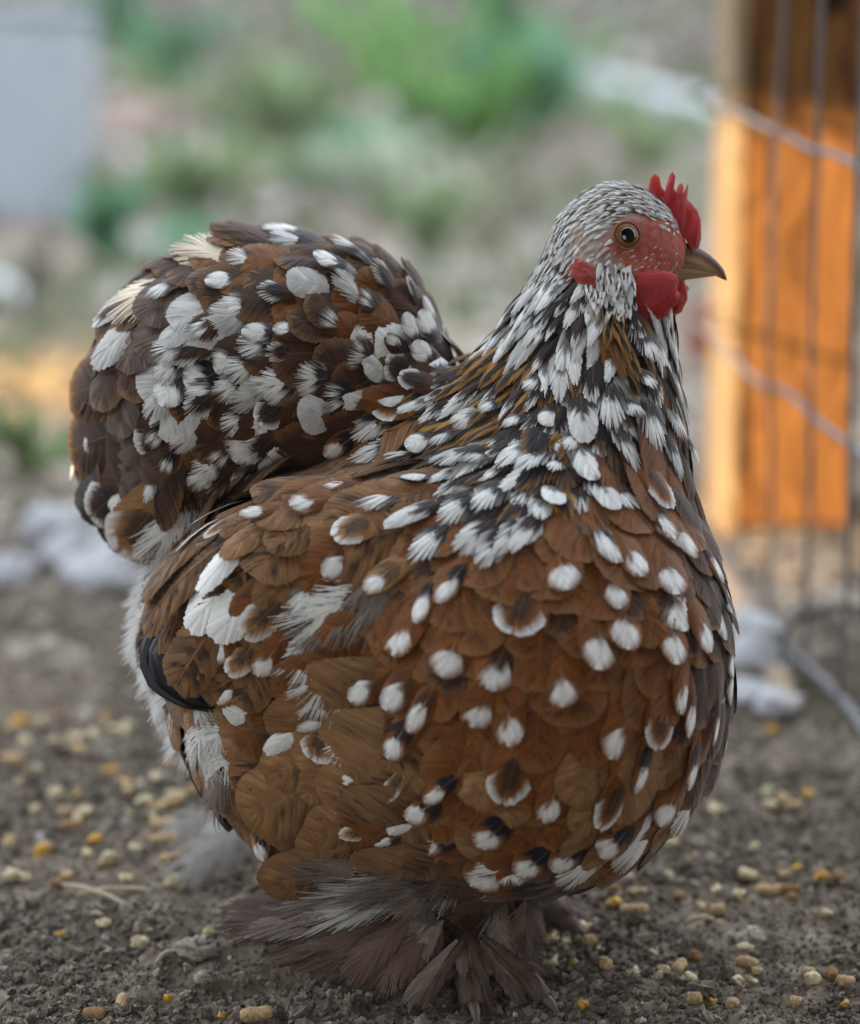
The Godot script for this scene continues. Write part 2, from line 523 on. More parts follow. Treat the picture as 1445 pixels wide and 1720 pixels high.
func build_background():
	var g := "green weeds behind the hen"
	var teal := Color(0.115, 0.225, 0.13); var leafg := Color(0.135, 0.255, 0.08); var olive := Color(0.175, 0.23, 0.115)
	weed("tallest green leafy weed in the middle background, above the hen's neck", on_ground(845, 190), 0.23, 0.10, 0.062, 70, teal, g)
	weed("broad bright green weed left of the tallest weed, behind the hen's back", on_ground(700, 215), 0.13, 0.14, 0.055, 70, leafg, g)
	weed("low bright green weed just in front of the tallest weed", on_ground(800, 260), 0.09, 0.10, 0.05, 50, leafg, g)
	weed("olive green weed above the peak of the hen's tail", on_ground(450, 250), 0.09, 0.13, 0.05, 55, olive, g)
	weed("small blue green weed between the white block and the hen's tail", on_ground(285, 170), 0.10, 0.07, 0.05, 34, teal, g)
	weed("low green weed left of the tail below the white block", on_ground(190, 445), 0.045, 0.08, 0.035, 50, teal, g)
	weed("low green weed near the left edge below the pale stick", on_ground(50, 800), 0.03, 0.05, 0.022, 40, olive, g)
	weed("small green weed right of the hen's back, before the pale frothy plant", on_ground(720, 430), 0.05, 0.07, 0.035, 40, olive, g)
	weed("sparse green weed between the hen's head and the post", on_ground(1080, 275), 0.05, 0.10, 0.04, 40, olive, g)
	weed("wide dull green weed low on the ground just above the middle of the hen's tail", on_ground(560, 330), 0.05, 0.12, 0.04, 60, teal, g)
	weed("grey green weed low behind the top of the hen's tail, left of the peak", on_ground(330, 350), 0.05, 0.11, 0.04, 60, olive, g)
	weed("blue green weed farthest up, right of the slab's top corner", on_ground(200, 90), 0.12, 0.12, 0.06, 50, teal, g)
	weed("bright green weed right of the tallest weed, at its foot", on_ground(905, 245), 0.10, 0.09, 0.055, 50, teal, g)
	weed("pale frothy plant with whitish leaves behind the hen's back", on_ground(665, 375), 0.075, 0.06, 0.03, 80, Color(0.42, 0.46, 0.36), "")
	# short grass and clover that nobody could count
	var mm := MultiMesh.new()
	mm.transform_format = MultiMesh.TRANSFORM_3D; mm.use_colors = true
	mm.mesh = leaf_mesh(1.0, 0.22, 0.6)
	mm.instance_count = 19000
	for k in mm.instance_count:
		var z := rng.randf_range(-4.6, -1.1)
		var half := (CAM.z - z) * (0.18 if rng.randf() < 0.63 else 0.6)
		var x := rng.randf_range(-half, half)
		var den := nz_soil.get_noise_2d(x * 3.0 + 5.0, z * 1.6)
		var h := rng.randf_range(0.012, 0.035) * (1.0 if den > 0.02 else 0.25)
		var b := Basis(Vector3.UP, rng.randf() * TAU) * Basis(Vector3.RIGHT, rng.randf_range(0.1, 1.2))
		mm.set_instance_transform(k, Transform3D(b.scaled(Vector3.ONE * h), Vector3(x, soil_height(x, z), z)))
		mm.set_instance_color(k, Color(0.11, 0.19, 0.09).lerp(Color(0.27, 0.26, 0.17), rng.randf()))
	var gr := MultiMeshInstance3D.new(); gr.name = "grass"; gr.multimesh = mm
	gr.material_override = mat(Color(1, 1, 1), 0.7, true)
	add_child(gr); gr.set_meta("kind", "stuff")
	tag(gr, "short sparse grass on the ground behind the hen", "grass")
	# fallen leaves and bits of bark
	var ml := MultiMesh.new()
	ml.transform_format = MultiMesh.TRANSFORM_3D; ml.use_colors = true
	ml.mesh = leaf_mesh(1.0, 0.55, 0.5)
	ml.instance_count = 4200
	for k in ml.instance_count:
		var z: float = lerp(-1.25, -5.4, pow(rng.randf(), 0.8))
		var half := (CAM.z - z) * (0.18 if rng.randf() < 0.63 else 0.6)
		var x := rng.randf_range(-half, half)
		var s := rng.randf_range(0.012, 0.05)
		var b := Basis(Vector3.UP, rng.randf() * TAU) * Basis(Vector3.RIGHT, rng.randf_range(1.1, 1.75))
		ml.set_instance_transform(k, Transform3D(b.scaled(Vector3.ONE * s), Vector3(x, soil_height(x, z) + 0.004, z)))
		var cc: Color = [Color(0.13, 0.095, 0.075), Color(0.30, 0.23, 0.19), Color(0.46, 0.43, 0.40), Color(0.20, 0.17, 0.15)][rng.randi() % 4]
		ml.set_instance_color(k, cc * rng.randf_range(0.8, 1.2))
	var lo_ := MultiMeshInstance3D.new(); lo_.name = "leaf_litter"; lo_.multimesh = ml
	lo_.material_override = mat(Color(1, 1, 1), 0.8, true)
	add_child(lo_); lo_.set_meta("kind", "stuff")
	tag(lo_, "fallen leaves and bits of bark on the ground far behind the hen", "leaf litter")
	# upright pale slab at the left
	var b0 := on_ground(60, 372)
	var slab := thing("pale_slab", "large pale blue grey slab standing upright at the left edge", "slab", b0)
	var pm := mat(Color(0.40, 0.425, 0.455), 0.6)
	pm.albedo_texture = noise_tex(0.02, Color(0.86, 0.87, 0.88), Color(1, 1, 1), 44)
	pm.uv1_triplanar = true; pm.uv1_scale = Vector3(4, 4, 4)
	slab.rotation_degrees = Vector3(-6, 14, -3)
	part("panel", bevel_box(Vector3(0.16, 0.192, 0.045), 0.008), pm, slab, Transform3D(Basis(), Vector3(-0.026, 0.094, 0)))
	part("rim", bevel_box(Vector3(0.166, 0.014, 0.051), 0.005), pm, slab, Transform3D(Basis(), Vector3(-0.026, 0.196, 0)))
	# long pale plank right
	var a := on_ground(925, 150); var c := on_ground(1330, 262)
	var mid := (a + c) * 0.5 + Vector3(0, 0.018, 0)
	var pk := part("pale_plank", bevel_box(Vector3(a.distance_to(c), 0.036, 0.05), 0.005), wood_mat(Color(0.36, 0.37, 0.38), Color(0.52, 0.53, 0.54), 3.0, 71), self, Transform3D(Basis(Vector3.UP, atan2(-(c - a).z, (c - a).x)), mid))
	tag(pk, "long pale grey plank lying on the ground, running behind the post", "plank")
	# small pale stick at the left edge
	var p0 := on_ground(-25, 480) + Vector3(0, 0.006, 0); var p1 := on_ground(52, 530) + Vector3(0, 0.006, 0)
	var sk := part("pale_stick", tube([p0, (p0 + p1) * 0.5 + Vector3(0, 0.004, 0), p1], [0.008, 0.009, 0.005], 7), mat(Color(0.55, 0.56, 0.57), 0.7), self)
	tag(sk, "short pale stick on the ground at the left edge", "stick")
	# pale stones
	var stones := [
		[95, 905, 0.020, 0.014, "pale stone left of the hen's tail, highest of the pale stones there"], [200, 975, 0.030, 0.017, "largest pale stone just left of the hen's wing tip"],
		[130, 945, 0.022, 0.012, "pale flat stone between two others left of the hen"], [18, 975, 0.014, 0.010, "small pale stone at the left edge"],
		[1262, 1075, 0.017, 0.010, "rounded pale stone right of the hen's breast beside the wood strip"], [1250, 1175, 0.016, 0.006, "flat pale stone right of the hen's breast, nearest of its row"],
		[1305, 1195, 0.013, 0.007, "small whitish stone at the end of the wood strip"], [1255, 1130, 0.016, 0.012, "grey stone right of the hen's breast between two pale ones"],
		[770, 470, 0.022, 0.009, "small grey stone on the bare ground behind the hen's neck"], [330, 315, 0.06, 0.03, "rosy grey stone in the weeds above the tail"], [265, 225, 0.06, 0.03, "dull pink stone in the background right of the slab"]]
	for k in stones.size():
		var q = stones[k]
		var p := on_ground(q[0], q[1])
		var cc := Color(0.345, 0.342, 0.345) if k < 8 else (Color(0.27, 0.26, 0.25) if k == 8 else Color(0.34, 0.25, 0.21))
		var o := part("stone", lump(Vector3(q[2], q[3], q[2] * 0.8), 0.7, k * 3.1, 9, 13), mat(cc, 0.85), self, Transform3D(Basis(Vector3.UP, k * 1.3), p + Vector3(0, q[3] * 0.35, 0)))
		tag(o, q[4], "stone")
	var rd := part("terracotta_shard", lump(Vector3(0.012, 0.03, 0.008), 0.6, 40.0, 8, 10), mat(Color(0.30, 0.10, 0.07), 0.8), self, Transform3D(Basis(), on_ground(1178, 610) + Vector3(0, 0.014, 0)))
	tag(rd, "dull red shard standing on the ground just left of the post", "shard")
	# straw lying where the sun reaches at the left
	var mm2 := MultiMesh.new()
	mm2.transform_format = MultiMesh.TRANSFORM_3D; mm2.use_colors = true
	mm2.mesh = tube([Vector3(-0.5, 0, 0), Vector3(0, 0.03, 0.02), Vector3(0.5, 0, 0)], [0.03, 0.035, 0.025], 5)
	mm2.instance_count = 260
	var sc := on_ground(40, 655)
	for k in mm2.instance_count:
		var x := sc.x + rng.randfn(0.0, 0.05); var z := sc.z + rng.randfn(0.0, 0.07)
		var b := Basis(Vector3.UP, rng.randf() * TAU) * Basis(Vector3(0, 0, 1), rng.randf_range(-0.25, 0.25))
		mm2.set_instance_transform(k, Transform3D(b.scaled(Vector3.ONE * rng.randf_range(0.02, 0.05)), Vector3(x, soil_height(x, z) + rng.randf() * 0.01, z)))
		mm2.set_instance_color(k, Color(0.26, 0.18, 0.09).lerp(Color(0.42, 0.32, 0.17), rng.randf()))
	var s2 := MultiMeshInstance3D.new(); s2.name = "straw"; s2.multimesh = mm2
	s2.material_override = mat(Color(1, 1, 1), 0.7, true)
	add_child(s2); s2.set_meta("kind", "stuff")
	tag(s2, "loose golden straw on the ground left of the tail", "straw")

# ------------------------------------------------------------------ feed on the soil
func pellet_mesh(l: float, r: float, sd: float) -> ArrayMesh:
	var pts := []; var rd := []
	for i in 9:
		var t := i / 8.0
		var e := 0.72 if i == 0 or i == 8 else (0.95 if i == 1 or i == 7 else 1.0)
		pts.append(Vector3((t - 0.5) * l * (1.0 if i != 0 and i != 8 else 1.0), nz.get_noise_2d(t * 2.0, sd) * r * 0.25, nz.get_noise_2d(t * 2.0, sd + 30.0) * r * 0.25))
		rd.append(r * e * (1.0 + 0.12 * nz.get_noise_2d(t * 5.0, sd + 60.0)))
	return tube(pts, rd, 12)

func build_feed():
	var tan_ := mat(Color(1, 1, 1), 0.9)
	tan_.albedo_texture = noise_tex(0.03, Color(0.52, 0.43, 0.31), Color(0.78, 0.68, 0.53), 61, 0.5, Color(0.66, 0.55, 0.41), 5)
	tan_.uv1_triplanar = true; tan_.uv1_scale = Vector3(40, 40, 40)
	tan_.heightmap_enabled = true; tan_.heightmap_texture = grey_tex(0.06, 62); tan_.heightmap_scale = 0.05
	var brown := tan_.duplicate(); brown.albedo_color = Color(0.78, 0.72, 0.66)
	var corn := mat(Color(0.55, 0.32, 0.05), 0.5)
	corn.albedo_texture = noise_tex(0.02, Color(0.80, 0.76, 0.62), Color(1, 1, 1), 63); corn.uv1_triplanar = true; corn.uv1_scale = Vector3(60, 60, 60)
	var creamy := corn.duplicate(); creamy.albedo_color = Color(0.56, 0.48, 0.33).linear_to_srgb()
	var clod := mat(Color(0.46, 0.43, 0.36), 0.95)
	clod.albedo_texture = noise_tex(0.04, Color(0.55, 0.52, 0.48), Color(1, 1, 1), 64); clod.uv1_triplanar = true; clod.uv1_scale = Vector3(40, 40, 40)
	clod.heightmap_enabled = true; clod.heightmap_texture = grey_tex(0.05, 65); clod.heightmap_scale = 0.06
	var pg := "feed pellets scattered over the soil"; var cg := "corn pieces scattered over the soil"
	# x, y in the photograph, kind (p pellet, c corn, w cream corn, k clod), size in photograph pixels, turn in degrees, label
	var listed := [
		[391, 1654, "p", 46, 18, "tan feed pellet lying beside the orange corn, left of the near foot"], [427, 1642, "c", 26, 0, "orange yellow corn piece touching the tan pellet below the foot feathers"],
		[205, 1693, "p", 40, 88, "tan feed pellet pointing at the camera near the lower left edge"], [159, 1710, "p", 40, -25, "feed pellet cut by the bottom edge at lower left"],
		[235, 1591, "w", 32, 30, "round yellowish grain lying alone left of the foot feathers"], [175, 1559, "w", 28, 50, "squarish cream corn piece at the end of a short straw, left"],
		[103, 1574, "c", 17, 0, "small deep yellow corn bit on the left soil below the dry stalks"], [350, 1571, "w", 26, 70, "lumpy cream corn piece just behind the tip of the foot feathers"],
		[331, 1604, "k", 66, 0, "whitish crumbly clod left of the near foot"], [345, 1646, "k", 36, 20, "pale grey chip of soil below the whitish clod"],
		[430, 1712, "p", 52, 4, "feed pellet at the bottom edge below the brown foot feather"], [374, 1710, "c", 18, 0, "small yellow corn bit at the bottom edge, left of a pellet"],
		[285, 1683, "c", 22, 10, "flat yellow corn flake on the soil at lower left"], [1292, 1505, "p", 48, -6, "longest brown feed pellet at the right, touching a paler one"],
		[1326, 1502, "p", 34, -4, "reddish tan pellet end to end with the longest pellet at right"], [1066, 1537, "p", 46, -8, "brown feed pellet on the soil right of the hen's belly"],
		[1141, 1631, "p", 40, 70, "plump tan feed pellet standing half upright at lower right"], [1116, 1634, "w", 22, 0, "small pinkish corn piece against the plump pellet"],
		[1256, 1624, "p", 38, -35, "tilted feed pellet in front of the whitish clod at right"], [1262, 1588, "k", 56, 0, "whitish speckled clod on the soil at lower right"],
		[1398, 1644, "p", 26, 90, "round end of a feed pellet facing the camera near the right edge"], [1062, 1642, "w", 30, 60, "white and yellow corn piece alone right of the toes"],
		[981, 1695, "c", 24, 30, "yellow corn kernel at the bottom edge right of the toes"], [1194, 1689, "c", 22, -30, "pale yellow corn flake near the bottom edge at right"],
		[981, 1569, "w", 34, 10, "largest cream corn lump under the hen's breast"], [923, 1580, "w", 26, 0, "cream corn piece beside the far leg under the breast"],
		[949, 1586, "w", 22, 40, "small cream corn piece next to the far leg's corn"], [923, 1625, "w", 34, 15, "cream corn cluster just above the outer toe"], [966, 1625, "c", 22, 0, "bright yellow corn bit right of the outer toe"],
		[275, 1418, "p", 44, 8, "blurred pale feed pellet behind the hen's thigh"], [275, 1393, "p", 46, -14, "blurred cream pellet farther behind the hen's thigh"], [159, 1415, "c", 26, 0, "blurred orange corn piece left of the hen"],
		[232, 1432, "w", 24, 0, "blurred round cream grain left of the hen's thigh"], [33, 1221, "c", 34, -25, "blurred orange tan corn piece at the left edge, farthest back"], [199, 1236, "w", 32, 0, "blurred pale grain left of the white rear fluff"],
		[20, 1284, "p", 44, -30, "blurred tan pellet at the left edge"], [1379, 1476, "c", 22, 0, "blurred yellow corn kernel near the right edge"], [1255, 1474, "w", 28, -20, "blurred tan grain behind the longest pellet at right"]]
	for q in listed:
		feed_piece(q[0], q[1], q[2], q[3], q[4], q[5], tan_, brown, corn, creamy, clod, pg if q[2] == "p" else (cg if q[2] != "k" else "pale soil clods"))
	var more := [[73, 1435, 30], [248, 1352, 26], [215, 1372, 22], [212, 1324, 24], [185, 1300, 24], [156, 1250, 40], [20, 1478, 34], [281, 1450, 24], [308, 1440, 26], [1007, 1601, 18], [1051, 1482, 32], [1032, 1501, 24], [1030, 1522, 26],
		[1290, 1337, 26], [1292, 1359, 26], [1334, 1361, 26], [1358, 1340, 24], [1239, 1652, 24], [1264, 1652, 20], [1360, 1642, 18], [1364, 1538, 16], [1240, 1508, 26], [1266, 1567, 20], [1096, 1438, 20], [1160, 1452, 24], [1205, 1501, 24],
		[1180, 1528, 24], [1205, 1535, 26], [930, 1500, 20], [946, 1524, 18], [1098, 1604, 16], [1315, 1478, 22], [1340, 1465, 24], [1388, 1540, 24], [60, 1300, 24], [110, 1370, 20], [130, 1340, 20], [90, 1250, 22], [300, 1480, 20], [20, 1230, 26], [1420, 1690, 18], [880, 1560, 18], [1130, 1420, 22], [1200, 1250, 24], [1296, 1231, 22]]
	var bits := []
	for k in more.size(): bits.append([more[k][0], more[k][1], ["c", "w", "w", "p"][k % 4], more[k][2], k * 47.0])
	for k in 80:
		var left := k % 5 < 3
		var x := rng.randf_range(5.0, 330.0) if left else rng.randf_range(930.0, 1435.0)
		var y := rng.randf_range(1190.0, 1500.0) if left else rng.randf_range(1330.0, 1700.0)
		if not left and y < 1450.0 and x < 1180.0: continue
		bits.append([x, y, ["w", "p", "w", "p"][k % 4], rng.randf_range(15.0, 34.0), k * 61.0])
	# each small bit is told by the nearest larger piece, outwards from it
	var near := [[391, 1654, "tan pellet by the orange corn"], [205, 1693, "pellet pointing at the camera"], [235, 1591, "round yellowish grain"], [175, 1559, "squarish corn at the straw"], [331, 1604, "whitish clod left of the foot"], [285, 1683, "flat yellow corn flake"], [1292, 1505, "longest pellet"], [1066, 1537, "brown pellet under the breast"],
		[1141, 1631, "half upright plump pellet"], [1256, 1624, "tilted pellet"], [1262, 1588, "speckled whitish clod"], [1398, 1644, "pellet end facing the camera"], [1062, 1642, "white and yellow corn piece"], [981, 1569, "largest cream corn lump"], [275, 1418, "pale pellet behind the thigh"], [159, 1415, "orange corn left of the hen"], [33, 1221, "farthest orange corn piece"],
		[199, 1236, "pale grain by the white fluff"], [20, 1284, "tan pellet at the left edge"], [1379, 1476, "corn kernel near the right edge"], [160, 1512, "crossing dry stalks"], [1290, 1345, "blurred corn pair behind the breast"]]
	var told := {}
	for b in bits:
		var best = near[0]; var bd := 1.0e9
		for n in near:
			var d := Vector2(b[0] - n[0], (b[1] - n[1]) * 1.6).length()
			if d < bd: bd = d; best = n
		var dx: float = b[0] - best[0]; var dy: float = (b[1] - best[1]) * 1.6
		var side := ("right of" if dx > 0.0 else "left of") if absf(dx) > absf(dy) else ("in front of" if dy > 0.0 else "behind")
		var what: String = {"c": "small deep yellow corn bit", "w": "small cream corn crumb", "p": "short tan pellet piece"}[b[2]]
		var key := "%s %s the %s" % [what, side, best[2]]
		if not told.has(key): told[key] = []
		told[key].append([bd, b])
	var ranks := ["", "second ", "third ", "fourth ", "fifth ", "sixth ", "seventh ", "eighth ", "ninth "]
	for key in told:
		var row: Array = told[key]
		row.sort_custom(func(a, b): return a[0] < b[0])
		for k in row.size():
			var b = row[k][1]
			feed_piece(b[0], b[1], b[2], b[3], b[4], ranks[mini(k, 8)] + key, tan_, brown, corn, creamy, clod, "small bits of feed scattered over the soil")
	# dry stalks
	var stalk := mat(Color(0.34, 0.28, 0.19), 0.8)
	for q in [[105, 1495, 212, 1532, "long dry stalk lying on the soil left of the hen"], [130, 1512, 255, 1508, "thin dry stalk crossing the long stalk at left"], [140, 1556, 172, 1549, "short thick straw ending at a squarish corn piece"], [1150, 1560, 1200, 1557, "short dry straw on the soil right of the breast"], [262, 1628, 292, 1612, "split bit of tan straw beside the whitish clod"]]:
		var a := on_ground(q[0], q[1]) + Vector3(0, 0.002, 0); var b := on_ground(q[2], q[3]) + Vector3(0, 0.003, 0)
		var o := part("dry_stalk", tube([a, a.lerp(b, 0.35) + Vector3(0, 0.002, 0.001), a.lerp(b, 0.7) + Vector3(0, 0.001, -0.001), b], [0.0008, 0.0011, 0.001, 0.0006], 6), stalk, self)
		tag(o, q[4], "straw")

func feed_piece(x: float, y: float, kind: String, size: float, turn: float, label: String, tan_: Material, brown: Material, corn: Material, creamy: Material, clod: Material, group: String):
	var p := on_ground(x, y)
	var l := size * (p - CAM).length() / FX
	var b := Basis(Vector3.UP, deg_to_rad(turn))
	var o: MeshInstance3D
	var sd := x * 0.37
	if kind == "p":
		var r := clampf(l * 0.24, 0.0022, 0.0027)
		o = part("feed_pellet", pellet_mesh(l, r, sd), brown if int(x) % 3 == 0 else tan_, self, Transform3D(b * Basis(Vector3(0, 0, 1), 0.09), p + Vector3(0, r * 0.75, 0)))
		tag(o, label, "pellet", group)
	elif kind == "k":
		o = part("soil_clod", lump(Vector3(l * 0.5, l * 0.3, l * 0.42), 0.7, sd, 14, 20, 2.2), clod, self, Transform3D(b, p + Vector3(0, l * 0.14, 0)))
		tag(o, label, "clod", group)
	else:
		o = part("corn_piece", lump(Vector3(l * 0.52, l * 0.34, l * 0.4), 0.9, sd, 8, 10, 1.1), corn if kind == "c" else creamy, self, Transform3D(b * Basis(Vector3(0, 0, 1), sin(sd) * 0.4), p + Vector3(0, l * 0.22, 0)))
		tag(o, label, "corn", group)

# ------------------------------------------------------------------ the hen
# bones: [set, x, y, w, r, x2, y2, w2, r2]  in photograph pixels; sets: 0 trunk, 1 tail cushion, 2 wing, 3 head
const BONES := [
	[0, 885, 1075, 145, 322, 890, 1180, 125, 305], [0, 560, 1050, 40, 262, 860, 1110, 140, 318], [0, 545, 1222, 40, 218, 610, 1268, 60, 222], [0, 330, 1100, -20, 85, 350, 1200, -20, 60],
	[0, 920, 930, 140, 225, 985, 720, 125, 138], [0, 985, 720, 125, 138, 1000, 570, 112, 98], [0, 870, 790, 95, 125, 955, 560, 100, 92], [0, 1000, 570, 112, 98, 1020, 480, 108, 84],
	[0, 690, 745, 60, 105, 800, 720, 80, 95], [0, 700, 1440, 60, 110, 735, 1500, 45, 70], [0, 800, 1440, -70, 90, 830, 1500, -80, 55],
	[1, 490, 630, -50, 225, 400, 640, -70, 238], [1, 330, 720, -90, 178, 310, 790, -90, 140], [1, 590, 590, -30, 165, 680, 650, 10, 95], [1, 235, 690, -110, 85, 200, 760, -110, 62], [1, 300, 860, -60, 90, 250, 880, -70, 55],
	[2, 700, 930, 260, 110, 480, 980, 225, 130], [2, 480, 980, 225, 130, 330, 1090, 160, 62], [2, 640, 1060, 265, 105, 480, 1110, 235, 95],
	[3, 1030, 395, 108, 84, 1010, 415, 106, 82], [3, 1070, 404, 114, 66, 1096, 420, 119, 46], [3, 1020, 440, 108, 76, 1050, 462, 110, 54], [3, 1096, 420, 119, 46, 1106, 430, 121, 34],
]
const SMOOTH := [0.016, 0.012, 0.012, 0.010]
var fa := []; var fb := []; var fr := []; var fd := []; var fi := []

func field_set(p: Vector3, s: int, k: float) -> float:
	var a: PackedVector3Array = fa[s]; var b: PackedVector3Array = fb[s]
	var r: PackedFloat32Array = fr[s]; var dr: PackedFloat32Array = fd[s]; var iv: PackedFloat32Array = fi[s]
	var d := 9.0
	for i in a.size():
		var q := p - a[i]
		var t := clampf(q.dot(b[i]) * iv[i], 0.0, 1.0)
		var e := (q - b[i] * t).length() - r[i] - dr[i] * t
		var h := maxf(k - absf(d - e), 0.0) / k
		d = minf(d, e) - h * h * k * 0.25
	return d

func field(p: Vector3, with_head := true) -> float:
	var d := field_set(p, 0, SMOOTH[0])
	var e := field_set(p, 2, SMOOTH[2])
	var h := maxf(0.012 - absf(d - e), 0.0) / 0.012
	d = minf(d, e) - h * h * 0.003
	e = field_set(p, 1, SMOOTH[1])
	h = maxf(0.006 - absf(d - e), 0.0) / 0.006
	d = minf(d, e) - h * h * 0.0015
	if with_head:
		e = field_set(p, 3, SMOOTH[3])
		h = maxf(0.008 - absf(d - e), 0.0) / 0.008
		d = minf(d, e) - h * h * 0.002
	return d

func normal_at(p: Vector3, e := 0.002) -> Vector3:
	var d := field(p)
	return Vector3(field(p + Vector3(e, 0, 0)) - d, field(p + Vector3(0, e, 0)) - d, field(p + Vector3(0, 0, e)) - d).normalized()

func skin_at(x: float, y: float) -> Vector3:                # the hen's surface where it shows at that place of the photograph
	var d := (at(x, y, 1.0) - CAM).normalized()
	var t := 0.88
	var best := 9.0; var bt := t
	for i in 60:
		var f := field(CAM + d * t)
		if f < best: best = f; bt = t
		if f < 0.0004: break
		t += f * 0.9
		if t > 1.25: break
	return CAM + d * bt

func surface_nets(lo: Vector3, hi: Vector3, cell: float, with_head: bool, v: PackedVector3Array, ix: PackedInt32Array):
	var n := Vector3i(((hi - lo) / cell).ceil()) + Vector3i.ONE
	var g := PackedFloat32Array(); g.resize(n.x * n.y * n.z)
	var at_i := 0
	for z in n.z:
		for y in n.y:
			var x := 0
			while x < n.x:
				var f := field(lo + Vector3(x, y, z) * cell, with_head)
				g[at_i] = f
				at_i += 1; x += 1
				# far from the skin the following points keep their sign
				var skip := int(absf(f) * 0.8 / cell) - 2
				while skip > 0 and x < n.x:
					g[at_i] = f
					at_i += 1; x += 1; skip -= 1
	var id := PackedInt32Array(); id.resize(n.x * n.y * n.z); id.fill(-1)
	var off := [0, 1, n.x, n.x + 1, n.x * n.y, n.x * n.y + 1, n.x * n.y + n.x, n.x * n.y + n.x + 1]
	var ends := [[0, 1], [2, 3], [4, 5], [6, 7], [0, 2], [1, 3], [4, 6], [5, 7], [0, 4], [1, 5], [2, 6], [3, 7]]
	var cpos := []
	for k in 8: cpos.append(Vector3(k & 1, (k >> 1) & 1, (k >> 2) & 1))
	for z in n.z - 1:
		for y in n.y - 1:
			for x in n.x - 1:
				var b := (z * n.y + y) * n.x + x
				var inside := 0
				for k in 8:
					if g[b + off[k]] < 0.0: inside += 1
				if inside == 0 or inside == 8: continue
				var s := Vector3.ZERO; var c := 0
				for e in ends:
					var f0 := g[b + off[e[0]]]; var f1 := g[b + off[e[1]]]
					if (f0 < 0.0) != (f1 < 0.0):
						s += (cpos[e[0]] as Vector3).lerp(cpos[e[1]], f0 / (f0 - f1)); c += 1
				id[b] = v.size()
				v.append(lo + (Vector3(x, y, z) + s / c) * cell)
	for z in range(1, n.z - 1):
		for y in range(1, n.y - 1):
			for x in range(1, n.x - 1):
				var b := (z * n.y + y) * n.x + x
				for ax in 3:
					var st: int = [1, n.x, n.x * n.y][ax]
					var ins := g[b] < 0.0
					if ins == (g[b + st] < 0.0): continue
					var u: int = [n.x, n.x * n.y, 1][ax]; var w: int = [n.x * n.y, 1, n.x][ax]
					var q := [id[b], id[b - u], id[b - u - w], id[b - w]]
					if q.min() < 0: continue
					if ins: ix.append_array([q[0], q[1], q[2], q[0], q[2], q[3]])
					else: ix.append_array([q[0], q[2], q[1], q[0], q[3], q[2]])

# ---- feathers: every barb is a strip of its own, so vanes are streaked and their edges fray
const CHEST := Color(0.100, 0.035, 0.010)
const RUST := Color(0.185, 0.064, 0.014)
const UMBER := Color(0.040, 0.022, 0.014)
const BUFF := Color(0.255, 0.135, 0.056)
const INK := Color(0.010, 0.010, 0.013)
const WHITE_ := Color(0.60, 0.585, 0.55)
const GOLD := Color(0.27, 0.135, 0.028)
const GREY := Color(0.30, 0.285, 0.265)
const TAUPE := Color(0.15, 0.112, 0.088)
const CREAM := Color(0.66, 0.55, 0.42)

